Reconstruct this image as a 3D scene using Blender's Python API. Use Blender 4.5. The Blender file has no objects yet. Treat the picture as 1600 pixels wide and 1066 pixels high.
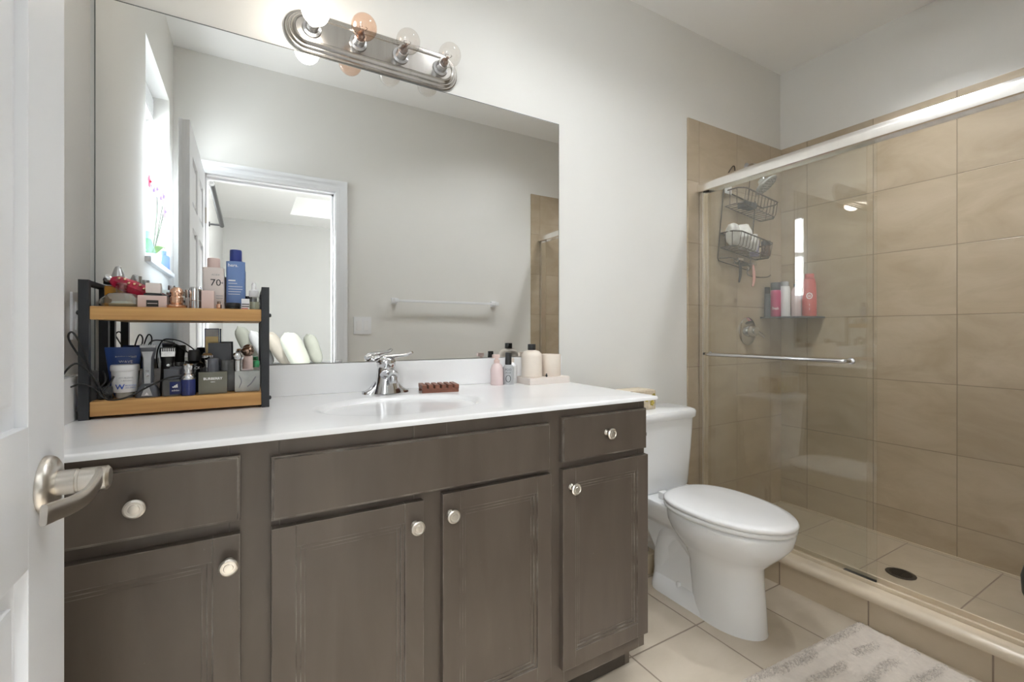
import bpy, bmesh, math, random
from mathutils import Vector, Matrix, noise

random.seed(7)
S = bpy.context.scene
C = S.collection
PI = math.pi
V = Vector

# ------------------------------------------------------------------ camera
CAM = (0.3694, -1.6248, 1.129)
YAW = 30.0972
F_PX = 708.775
cam = bpy.data.cameras.new('camera')
cam.sensor_fit = 'HORIZONTAL'
cam.sensor_width = 36.0
cam.lens = 36.0 * F_PX / 1600.0
cam.shift_y = (517.5 - 533.0) / 1600.0
cam.clip_start = 0.01
cam.clip_end = 100
camo = bpy.data.objects.new('camera', cam)
camo.location = CAM
camo.rotation_euler = (PI / 2, 0, -math.radians(YAW))
C.objects.link(camo)
S.camera = camo

# ------------------------------------------------------------------ world, daylight, exposure
S.view_settings.view_transform = 'Standard'
S.view_settings.look = 'None'
S.view_settings.gamma = 1.0
S.view_settings.use_curve_mapping = False
S.view_settings.exposure = 1.94
S.cycles.max_bounces = 14
S.cycles.diffuse_bounces = 8
S.cycles.glossy_bounces = 8
S.cycles.transparent_max_bounces = 24
S.cycles.transmission_bounces = 10
S.cycles.caustics_reflective = False
S.cycles.caustics_refractive = False
S.cycles.sample_clamp_indirect = 6.0
S.cycles.use_denoising = True

W = bpy.data.worlds.new('world')
S.world = W
W.use_nodes = True
bg = W.node_tree.nodes['Background']
bg.inputs[0].default_value = (0.86, 0.93, 1.0, 1)
bg.inputs[1].default_value = 1.2


def area(name, loc, rot, sx, sy, power, col=(1, 1, 1)):
    l = bpy.data.lights.new(name, 'AREA')
    l.shape = 'RECTANGLE'
    l.size, l.size_y, l.energy, l.color = sx, sy, power, col
    o = bpy.data.objects.new(name, l)
    o.location, o.rotation_euler = loc, rot
    C.objects.link(o)
    return o


# daylight outside the bathroom and bedroom windows, fill through an added far window
area('daylight_bathroom_window', (-0.30, -1.083, 1.90), (0, -PI / 2, 0), 0.9, 0.45, 5.5, (0.93, 0.97, 1))
area('daylight_bedroom_window', (-0.22, -2.85, 1.45), (0, -PI / 2, 0), 1.3, 1.2, 12, (0.95, 0.98, 1))
area('fill_bedroom_added_window', (4.35, -3.6, 1.5), (0, PI / 2, 0), 1.6, 2.2, 14, (0.97, 0.98, 1))  # bedroom fill light, no such window is seen
BULB_STRENGTH = 7.5
CEILING_FILL_STRENGTH = 55.0  # added bathroom downlights, fill only
BEDROOM_FILL_STRENGTH = 165.0  # added bedroom fixture that fills through the doorway

# ------------------------------------------------------------------ materials


def nt(name):
    m = bpy.data.materials.new(name)
    m.use_nodes = True
    return m, m.node_tree.nodes, m.node_tree.links, m.node_tree.nodes['Principled BSDF']


def mk(name, col, rough=0.5, metal=0.0, var=0.06, scale=8.0, bump=0.0, bscale=60.0, spec=0.5, coat=0.0, stretch=None, alpha=None):
    """procedural surface: noise varies the colour a little, optional bump"""
    m, N, L, P = nt(name)
    tc = N.new('ShaderNodeTexCoord')
    src = tc.outputs['Object']
    if stretch:
        mp = N.new('ShaderNodeMapping')
        mp.inputs['Scale'].default_value = stretch
        L.new(src, mp.inputs[0])
        src = mp.outputs[0]
    nz = N.new('ShaderNodeTexNoise')
    nz.inputs['Scale'].default_value = scale
    nz.inputs['Detail'].default_value = 5
    L.new(src, nz.inputs['Vector'])
    rp = N.new('ShaderNodeValToRGB')
    a = [max(0, c * (1 - var)) for c in col[:3]]
    b = [min(1, c * (1 + var)) for c in col[:3]]
    rp.color_ramp.elements[0].position = 0.3
    rp.color_ramp.elements[1].position = 0.7
    rp.color_ramp.elements[0].color = (*a, 1)
    rp.color_ramp.elements[1].color = (*b, 1)
    L.new(nz.outputs['Fac'], rp.inputs[0])
    L.new(rp.outputs[0], P.inputs['Base Color'])
    P.inputs['Roughness'].default_value = rough
    P.inputs['Metallic'].default_value = metal
    P.inputs['Specular IOR Level'].default_value = spec
    P.inputs['Coat Weight'].default_value = coat
    if bump:
        n2 = N.new('ShaderNodeTexNoise')
        n2.inputs['Scale'].default_value = bscale
        n2.inputs['Detail'].default_value = 3
        L.new(src, n2.inputs['Vector'])
        bp = N.new('ShaderNodeBump')
        bp.inputs['Strength'].default_value = bump
        bp.inputs['Distance'].default_value = 0.002
        L.new(n2.outputs['Fac'], bp.inputs['Height'])
        L.new(bp.outputs[0], P.inputs['Normal'])
    return m


def thin_glass(name, tint=(1, 1, 1), base=0.07, rough=0.0, haze=0.0, hazecol=(0.8, 0.8, 0.8), tintnoise=True):
    """sheet glass: tinted pass-through plus Fresnel-like reflection on the outer faces, a little milky film"""
    m, N, L, P = nt(name)
    N.remove(P)
    out = N['Material Output']
    tr = N.new('ShaderNodeBsdfTransparent')
    tr.inputs[0].default_value = (*tint, 1)
    gl = N.new('ShaderNodeBsdfGlossy')
    gl.inputs['Roughness'].default_value = rough
    lw = N.new('ShaderNodeLayerWeight')
    lw.inputs[0].default_value = 0.5
    pw = N.new('ShaderNodeMath'); pw.operation = 'POWER'; pw.inputs[1].default_value = 5
    L.new(lw.outputs['Facing'], pw.inputs[0])
    ma = N.new('ShaderNodeMath'); ma.operation = 'MULTIPLY_ADD'
    ma.inputs[1].default_value = 1 - base; ma.inputs[2].default_value = base
    L.new(pw.outputs[0], ma.inputs[0])
    ge = N.new('ShaderNodeNewGeometry')
    inv = N.new('ShaderNodeMath'); inv.operation = 'SUBTRACT'; inv.inputs[0].default_value = 1
    L.new(ge.outputs['Backfacing'], inv.inputs[1])
    mu = N.new('ShaderNodeMath'); mu.operation = 'MULTIPLY'
    L.new(ma.outputs[0], mu.inputs[0]); L.new(inv.outputs[0], mu.inputs[1])
    mx = N.new('ShaderNodeMixShader')
    L.new(mu.outputs[0], mx.inputs[0]); L.new(tr.outputs[0], mx.inputs[1]); L.new(gl.outputs[0], mx.inputs[2])
    last = mx
    if haze:
        df = N.new('ShaderNodeBsdfDiffuse'); df.inputs[0].default_value = (*hazecol, 1)
        nz = N.new('ShaderNodeTexNoise'); nz.inputs['Scale'].default_value = 2.5
        tc = N.new('ShaderNodeTexCoord'); L.new(tc.outputs['Object'], nz.inputs['Vector'])
        hm = N.new('ShaderNodeMath'); hm.operation = 'MULTIPLY'; hm.inputs[1].default_value = haze * 2
        L.new(nz.outputs['Fac'], hm.inputs[0])
        m2 = N.new('ShaderNodeMixShader')
        L.new(hm.outputs[0], m2.inputs[0]); L.new(mx.outputs[0], m2.inputs[1]); L.new(df.outputs[0], m2.inputs[2])
        last = m2
    L.new(last.outputs[0], out.inputs[0])
    return m


def emit(name, col, strength):
    m, N, L, P = nt(name)
    P.inputs['Base Color'].default_value = (*col, 1)
    P.inputs['Emission Color'].default_value = (*col, 1)
    P.inputs['Emission Strength'].default_value = strength
    return m


def tile_mat(name, ax, size, off, cols, grout, gw=0.004, rough=0.35, streak=1.0):
    """square ceramic tiles: ax = the two world axes the grid runs along"""
    m, N, L, P = nt(name)
    ge = N.new('ShaderNodeNewGeometry')
    sp = N.new('ShaderNodeSeparateXYZ')
    L.new(ge.outputs['Position'], sp.inputs[0])

    def math_(op, a, b=None):
        n = N.new('ShaderNodeMath'); n.operation = op
        for i, q in enumerate((a, b)):
            if q is None:
                continue
            if isinstance(q, (int, float)):
                n.inputs[i].default_value = q
            else:
                L.new(q, n.inputs[i])
        return n.outputs[0]
    cells, dists = [], []
    for k in (0, 1):
        c = sp.outputs['XYZ'.index(ax[k])]
        t = math_('DIVIDE', math_('SUBTRACT', c, off[k]), size[k])
        cells.append(math_('FLOOR', t))
        fr = math_('FRACT', t)
        dists.append(math_('MULTIPLY', math_('MINIMUM', fr, math_('SUBTRACT', 1.0, fr)), size[k]))
    d = math_('MINIMUM', dists[0], dists[1])
    mask = N.new('ShaderNodeMapRange')
    mask.inputs[1].default_value = gw * 0.35
    mask.inputs[2].default_value = gw * 0.65
    L.new(d, mask.inputs[0])
    cb = N.new('ShaderNodeCombineXYZ')
    L.new(cells[0], cb.inputs[0]); L.new(cells[1], cb.inputs[1])
    wn = N.new('ShaderNodeTexWhiteNoise'); wn.noise_dimensions = '3D'
    L.new(cb.outputs[0], wn.inputs['Vector'])
    # cloudy glaze, shifted per tile
    vm = N.new('ShaderNodeVectorMath'); vm.operation = 'MULTIPLY_ADD'
    L.new(wn.outputs['Color'], vm.inputs[0]); vm.inputs[1].default_value = (9, 9, 9)
    L.new(ge.outputs['Position'], vm.inputs[2])
    mp = N.new('ShaderNodeMapping')
    mp.inputs['Scale'].default_value = (1.0, 1.0, 2.2) if 'Z' in ax else (1, 1.6, 1)
    L.new(vm.outputs[0], mp.inputs[0])
    nz = N.new('ShaderNodeTexNoise'); nz.inputs['Scale'].default_value = 3.2; nz.inputs['Detail'].default_value = 7
    nz.inputs['Roughness'].default_value = 0.6
    nz.inputs['Distortion'].default_value = 0.8 * streak
    L.new(mp.outputs[0], nz.inputs['Vector'])
    rp = N.new('ShaderNodeValToRGB')
    rp.color_ramp.elements[0].position = 0.3
    rp.color_ramp.elements[1].position = 0.72
    rp.color_ramp.elements[0].color = (*cols[0], 1)
    rp.color_ramp.elements[1].color = (*cols[1], 1)
    L.new(nz.outputs['Fac'], rp.inputs[0])
    hv = N.new('ShaderNodeHueSaturation')
    vv = N.new('ShaderNodeMapRange'); vv.inputs[3].default_value = 0.95; vv.inputs[4].default_value = 1.05
    L.new(wn.outputs['Value'], vv.inputs[0])
    L.new(vv.outputs[0], hv.inputs['Value'])
    L.new(rp.outputs[0], hv.inputs['Color'])
    mx = N.new('ShaderNodeMix'); mx.data_type = 'RGBA'
    L.new(mask.outputs[0], mx.inputs[0])
    mx.inputs[6].default_value = (*grout, 1)
    L.new(hv.outputs[0], mx.inputs[7])
    L.new(mx.outputs[2], P.inputs['Base Color'])
    P.inputs['Roughness'].default_value = rough
    bp = N.new('ShaderNodeBump'); bp.inputs['Strength'].default_value = 0.5; bp.inputs['Distance'].default_value = 0.0015
    L.new(mask.outputs[0], bp.inputs['Height'])
    L.new(bp.outputs[0], P.inputs['Normal'])
    return m


def wood_mat(name, c0, c1, rough=0.45, stretch=(1.2, 14, 30), scratch=0.0, bump=0.05):
    m, N, L, P = nt(name)
    tc = N.new('ShaderNodeTexCoord')
    mp = N.new('ShaderNodeMapping'); mp.inputs['Scale'].default_value = stretch
    L.new(tc.outputs['Object'], mp.inputs[0])
    nz = N.new('ShaderNodeTexNoise'); nz.inputs['Scale'].default_value = 2.5; nz.inputs['Detail'].default_value = 8
    nz.inputs['Distortion'].default_value = 0.6
    L.new(mp.outputs[0], nz.inputs['Vector'])
    rp = N.new('ShaderNodeValToRGB')
    rp.color_ramp.elements[0].position = 0.32; rp.color_ramp.elements[1].position = 0.7
    rp.color_ramp.elements[0].color = (*c0, 1); rp.color_ramp.elements[1].color = (*c1, 1)
    L.new(nz.outputs['Fac'], rp.inputs[0])
    col = rp.outputs[0]
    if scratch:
        # paler arrises: wear plus edge highlights painted into the colour
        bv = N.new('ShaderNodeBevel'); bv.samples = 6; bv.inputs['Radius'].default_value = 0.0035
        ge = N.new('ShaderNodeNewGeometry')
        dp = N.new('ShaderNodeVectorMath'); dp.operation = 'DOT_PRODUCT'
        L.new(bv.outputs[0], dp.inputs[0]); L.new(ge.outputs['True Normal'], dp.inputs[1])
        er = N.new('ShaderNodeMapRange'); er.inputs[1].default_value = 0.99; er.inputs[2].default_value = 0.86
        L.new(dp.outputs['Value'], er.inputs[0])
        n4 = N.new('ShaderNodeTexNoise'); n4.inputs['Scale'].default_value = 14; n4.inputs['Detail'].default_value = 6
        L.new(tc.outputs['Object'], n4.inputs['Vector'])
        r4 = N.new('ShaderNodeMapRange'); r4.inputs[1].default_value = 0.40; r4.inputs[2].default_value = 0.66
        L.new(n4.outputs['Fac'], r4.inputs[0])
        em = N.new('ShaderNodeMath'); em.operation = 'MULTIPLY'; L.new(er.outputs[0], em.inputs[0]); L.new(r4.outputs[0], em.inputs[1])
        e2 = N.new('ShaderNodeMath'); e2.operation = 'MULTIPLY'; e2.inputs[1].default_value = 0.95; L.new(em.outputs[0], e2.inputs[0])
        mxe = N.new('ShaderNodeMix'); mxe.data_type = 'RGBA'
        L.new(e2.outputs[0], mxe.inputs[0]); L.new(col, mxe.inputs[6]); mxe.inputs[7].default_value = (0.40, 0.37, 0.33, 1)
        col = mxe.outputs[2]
        # small pale chips and scuffs
        n3 = N.new('ShaderNodeTexNoise'); n3.inputs['Scale'].default_value = 26; n3.inputs['Detail'].default_value = 6
        n3.inputs['Roughness'].default_value = 0.72
        mp3 = N.new('ShaderNodeMapping'); mp3.inputs['Scale'].default_value = (1, 1, 0.55)
        L.new(tc.outputs['Object'], mp3.inputs[0]); L.new(mp3.outputs[0], n3.inputs['Vector'])
        r3 = N.new('ShaderNodeMapRange'); r3.inputs[1].default_value = 0.70; r3.inputs[2].default_value = 0.78
        L.new(n3.outputs['Fac'], r3.inputs[0])
        mm = N.new('ShaderNodeMath'); mm.operation = 'MULTIPLY'; mm.inputs[1].default_value = scratch
        L.new(r3.outputs[0], mm.inputs[0])
        mx = N.new('ShaderNodeMix'); mx.data_type = 'RGBA'
        L.new(mm.outputs[0], mx.inputs[0]); L.new(col, mx.inputs[6])
        mx.inputs[7].default_value = (0.32, 0.29, 0.26, 1)
        col = mx.outputs[2]
    L.new(col, P.inputs['Base Color'])
    P.inputs['Roughness'].default_value = rough
    if bump:
        bp = N.new('ShaderNodeBump'); bp.inputs['Strength'].default_value = bump; bp.inputs['Distance'].default_value = 0.002
        L.new(nz.outputs['Fac'], bp.inputs['Height']); L.new(bp.outputs[0], P.inputs['Normal'])
    return m


M = {}
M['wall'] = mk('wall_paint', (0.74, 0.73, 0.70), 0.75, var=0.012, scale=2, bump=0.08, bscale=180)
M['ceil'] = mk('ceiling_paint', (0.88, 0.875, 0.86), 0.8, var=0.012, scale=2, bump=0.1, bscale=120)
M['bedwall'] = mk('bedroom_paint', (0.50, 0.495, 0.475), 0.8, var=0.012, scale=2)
M['carpet'] = mk('carpet', (0.45, 0.41, 0.36), 0.95, var=0.1, scale=90, bump=0.4, bscale=300)
M['trimwhite'] = mk('white_trim_paint', (0.80, 0.81, 0.83), 0.35, var=0.01, scale=3)
M['doorwhite'] = mk('white_door_paint', (0.76, 0.77, 0.79), 0.38, var=0.012, scale=3, bump=0.03, bscale=90)
M['marble'] = mk('white_cultured_marble', (0.86, 0.86, 0.865), 0.16, var=0.012, scale=3, spec=0.5)
M['porcelain'] = mk('white_porcelain', (0.84, 0.85, 0.86), 0.08, var=0.008, scale=2, spec=0.55)
M['lidplastic'] = mk('white_seat_plastic', (0.85, 0.85, 0.855), 0.16, var=0.008, scale=2)
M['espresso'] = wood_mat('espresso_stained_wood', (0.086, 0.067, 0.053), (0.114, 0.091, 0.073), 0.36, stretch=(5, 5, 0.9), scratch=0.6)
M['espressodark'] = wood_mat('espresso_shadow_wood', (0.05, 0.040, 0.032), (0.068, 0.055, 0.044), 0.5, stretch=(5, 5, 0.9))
M['chrome'] = mk('chrome', (0.64, 0.64, 0.65), 0.09, 1.0, var=0.03, scale=5)
M['nickel'] = mk('brushed_nickel', (0.62, 0.585, 0.535), 0.28, 1.0, var=0.06, scale=6, stretch=(1, 1, 14))
M['nickelbar'] = mk('brushed_nickel_plate', (0.42, 0.40, 0.375), 0.22, 1.0, var=0.05, scale=5, stretch=(14, 1, 1))
M['knob'] = mk('satin_nickel_knob', (0.74, 0.70, 0.64), 0.3, 1.0, var=0.05, scale=40)
M['steel'] = mk('dull_steel', (0.55, 0.55, 0.56), 0.25, 1.0, var=0.06, scale=14)
M['alu'] = mk('silver_aluminium', (0.92, 0.90, 0.87), 0.24, 1.0, var=0.03, scale=4, stretch=(1, 12, 1))
M['blackmetal'] = mk('black_powder_coat', (0.018, 0.02, 0.024), 0.5, 0.0, var=0.15, scale=60)
M['black'] = mk('black_plastic', (0.012, 0.012, 0.013), 0.35, var=0.15, scale=20)
M['blackgloss'] = mk('glossy_black', (0.008, 0.008, 0.009), 0.08, var=0.1, scale=20)
M['rubber'] = mk('black_rubber', (0.014, 0.014, 0.014), 0.65, var=0.2, scale=30)
M['bronze'] = mk('dark_wire', (0.085, 0.07, 0.055), 0.4, 0.6, var=0.12, scale=40)
M['oak'] = wood_mat('honey_wood', (0.44, 0.225, 0.07), (0.60, 0.345, 0.125), 0.5, stretch=(1.3, 16, 26))
M['redwood'] = wood_mat('red_brown_wood', (0.16, 0.055, 0.03), (0.27, 0.105, 0.06), 0.5, stretch=(6, 20, 20))
M['cream'] = mk('cream_ceramic', (0.74, 0.66, 0.575), 0.5, var=0.025, scale=14)
M['tray'] = mk('pale_stone_tray', (0.72, 0.65, 0.60), 0.55, var=0.04, scale=18)
M['white'] = mk('white_plastic', (0.80, 0.80, 0.81), 0.3, var=0.015, scale=10)
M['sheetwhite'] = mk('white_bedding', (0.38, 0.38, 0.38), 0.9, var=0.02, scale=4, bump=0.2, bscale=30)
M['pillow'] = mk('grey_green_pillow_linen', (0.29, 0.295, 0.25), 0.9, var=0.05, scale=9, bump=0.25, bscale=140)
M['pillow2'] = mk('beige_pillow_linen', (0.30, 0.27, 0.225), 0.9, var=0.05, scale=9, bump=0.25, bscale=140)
M['pink'] = mk('blush_pink', (0.70, 0.535, 0.49), 0.45, var=0.03, scale=10)
M['pinklight'] = mk('pale_blush', (0.74, 0.66, 0.62), 0.45, var=0.03, scale=10)
M['bluebottle'] = mk('matte_blue', (0.16, 0.26, 0.52), 0.4, var=0.05, scale=6)
M['bluecap'] = mk('navy_cap', (0.02, 0.04, 0.22), 0.3, var=0.08, scale=8)
M['tubeblue'] = mk('deep_blue_tube', (0.022, 0.065, 0.26), 0.3, var=0.18, scale=6)
M['printwhite'] = mk('white_print', (0.85, 0.85, 0.85), 0.5, var=0.01, scale=10)
M['printblack'] = mk('black_print', (0.02, 0.02, 0.02), 0.5, var=0.05, scale=10)
M['printblue'] = mk('blue_print', (0.03, 0.09, 0.42), 0.5, var=0.05, scale=10)
M['printgrey'] = mk('grey_print', (0.3, 0.3, 0.32), 0.5, var=0.05, scale=10)
M['copper'] = mk('rose_gold', (0.80, 0.50, 0.36), 0.14, 1.0, var=0.08, scale=20)
M['gold'] = mk('gold_card', (0.52, 0.40, 0.20), 0.35, 0.5, var=0.08, scale=20)
M['amber'] = mk('amber_glass', (0.60, 0.27, 0.035), 0.12, var=0.25, scale=30)
M['ruby'] = mk('ruby_red_glass', (0.42, 0.012, 0.045), 0.1, var=0.35, scale=40)
M['smoke'] = mk('smoked_glass', (0.10, 0.10, 0.10), 0.08, var=0.2, scale=14)
M['olive'] = mk('dark_olive_glass', (0.16, 0.155, 0.12), 0.1, var=0.12, scale=14)
M['navyglass'] = mk('navy_glass', (0.02, 0.03, 0.13), 0.07, var=0.3, scale=18)
M['slate'] = mk('slate_grey_plastic', (0.09, 0.095, 0.11), 0.4, var=0.1, scale=18)
M['bottlegrey'] = mk('grey_label', (0.42, 0.43, 0.44), 0.4, var=0.12, scale=30)
M['clearish'] = thin_glass('clear_bottle_glass', (0.90, 0.91, 0.88), 0.12)
M['crystal'] = thin_glass('cut_crystal', (0.72, 0.72, 0.66), 0.28, 0.05, haze=0.14, hazecol=(0.7, 0.7, 0.64))
M['clearpink'] = mk('translucent_pink', (0.72, 0.58, 0.57), 0.25, var=0.04, scale=12)
M['greyglass'] = mk('frosted_grey_glass', (0.40, 0.41, 0.39), 0.2, var=0.2, scale=25)
M['greenglass'] = mk('green_glass', (0.05, 0.30, 0.13), 0.12, var=0.3, scale=30)
M['palegreen'] = mk('pale_green_liquid', (0.50, 0.53, 0.42), 0.2, var=0.05, scale=12)
M['brownmetal'] = mk('bronze_brown_metal', (0.25, 0.17, 0.13), 0.18, 0.9, var=0.2, scale=30)
M['tissue'] = mk('tan_floral_card', (0.52, 0.44, 0.33), 0.6, var=0.28, scale=38)
M['tissuetop'] = mk('tan_card', (0.60, 0.52, 0.40), 0.6, var=0.06, scale=14)
M['mustard'] = mk('mustard_print', (0.42, 0.33, 0.05), 0.6, var=0.3, scale=50)
M['beige'] = mk('beige_plastic', (0.52, 0.44, 0.32), 0.45, var=0.05, scale=12)
M['magenta'] = mk('magenta_bottle', (0.48, 0.03, 0.13), 0.3, var=0.1, scale=12)
M['coral'] = mk('coral_red_bottle', (0.62, 0.14, 0.125), 0.3, var=0.06, scale=12)
M['razorpink'] = mk('salmon_plastic', (0.78, 0.42, 0.36), 0.35, var=0.05, scale=12)
M['lilac'] = mk('lilac_bottle', (0.42, 0.38, 0.55), 0.35, var=0.1, scale=12)
M['charcoal'] = mk('charcoal_soap', (0.09, 0.09, 0.10), 0.6, var=0.2, scale=22)
M['pouf'] = mk('white_mesh_sponge', (0.80, 0.78, 0.76), 0.8, var=0.06, scale=60, bump=0.6, bscale=120)
M['teal'] = mk('dark_teal_plastic', (0.015, 0.028, 0.034), 0.4, var=0.15, scale=12)
M['leaf'] = mk('leaf_green', (0.20, 0.33, 0.12), 0.45, var=0.2, scale=20)
M['petal'] = mk('pale_lilac_petal', (0.32, 0.235, 0.42), 0.6, var=0.08, scale=30)
M['petalred'] = mk('red_petal', (0.55, 0.03, 0.08), 0.6, var=0.15, scale=30)
M['stem'] = mk('stem_brown', (0.10, 0.12, 0.09), 0.6, var=0.2, scale=30)
M['aqua'] = thin_glass('pale_blue_glass', (0.62, 0.80, 0.92), 0.1)
M['rug'] = mk('grey_beige_cotton', (0.60, 0.54, 0.475), 0.95, var=0.05, scale=30, bump=0.5, bscale=400)
M['rugtuft'] = mk('taupe_shag', (0.52, 0.465, 0.405), 0.98, var=0.3, scale=170, bump=0.8, bscale=600)
M['bulb'] = thin_glass('clear_bulb_glass', (0.94, 0.92, 0.90), 0.10)
M['bulbtan'] = thin_glass('warm_tinted_bulb_glass', (0.95, 0.80, 0.70), 0.10)
M['bulblit'] = emit('lit_bulb', (1.0, 0.91, 0.79), BULB_STRENGTH)
M['fillglass'] = emit('fill_light_glass', (0.945, 0.975, 1.0), CEILING_FILL_STRENGTH)  # glow of the added fill downlights
M['baffle'] = mk('pale_grey_fill_light_housing', (0.35, 0.35, 0.35), 0.6, var=0.02, scale=8)
M['fillglass4'] = emit('fill_light_glass_shower', (0.945, 0.975, 1.0), CEILING_FILL_STRENGTH * 2.0)
M['fillglass2'] = emit('fill_light_glass_bedroom', (0.945, 0.975, 1.0), BEDROOM_FILL_STRENGTH)
M['pane'] = thin_glass('window_glass', (0.97, 0.98, 0.98), 0.06)
M['showerglass'] = thin_glass('shower_glass', (0.985, 0.988, 0.978), 0.085, haze=0.012, hazecol=(0.7, 0.7, 0.66))
M['mirror'] = mk('silvered_mirror', (0.90, 0.905, 0.895), 0.0, 1.0, var=0.0, scale=1)
M['mirroredge'] = mk('mirror_edge', (0.16, 0.17, 0.16), 0.3, var=0.05, scale=8)
T = 0.332
TC = ((0.395, 0.315, 0.216), (0.50, 0.414, 0.306))
GR = (0.26, 0.21, 0.15)
M['tile_floor'] = tile_mat('floor_tile', 'XY', (0.3378, 0.335), (1.516, -0.473), ((0.46, 0.395, 0.31), (0.55, 0.48, 0.39)), (0.24, 0.19, 0.145), 0.006, 0.38)
M['tile_y'] = tile_mat('shower_tile_end', 'XZ', (T, T), (2.387 + 0.088, 2.2655), TC, (0.31, 0.245, 0.17), 0.0035, 0.30)
M['tile_x'] = tile_mat('shower_tile_side', 'YZ', (T, T), (-0.163, 2.203), TC, GR, 0.0035, 0.30)
M['tile_sf'] = tile_mat('shower_floor_tile', 'XY', (0.335, 0.335), (2.56, -0.98), ((0.38, 0.31, 0.22), (0.46, 0.385, 0.285)), (0.26, 0.20, 0.15), 0.005, 0.34)
M['tile_curb'] = tile_mat('curb_tile', 'YZ', (0.335, 5.0), (-0.81, -1.0), ((0.48, 0.40, 0.29), (0.56, 0.47, 0.355)), (0.25, 0.19, 0.145), 0.005, 0.34)
M['bullnose'] = mk('bullnose_tile', (0.62, 0.53, 0.41), 0.26, var=0.07, scale=7, stretch=(1, 0.6, 1))
M['caulk'] = mk('caulk_line', (0.55, 0.47, 0.36), 0.6, var=0.05, scale=10)

# ------------------------------------------------------------------ mesh helpers


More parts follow.
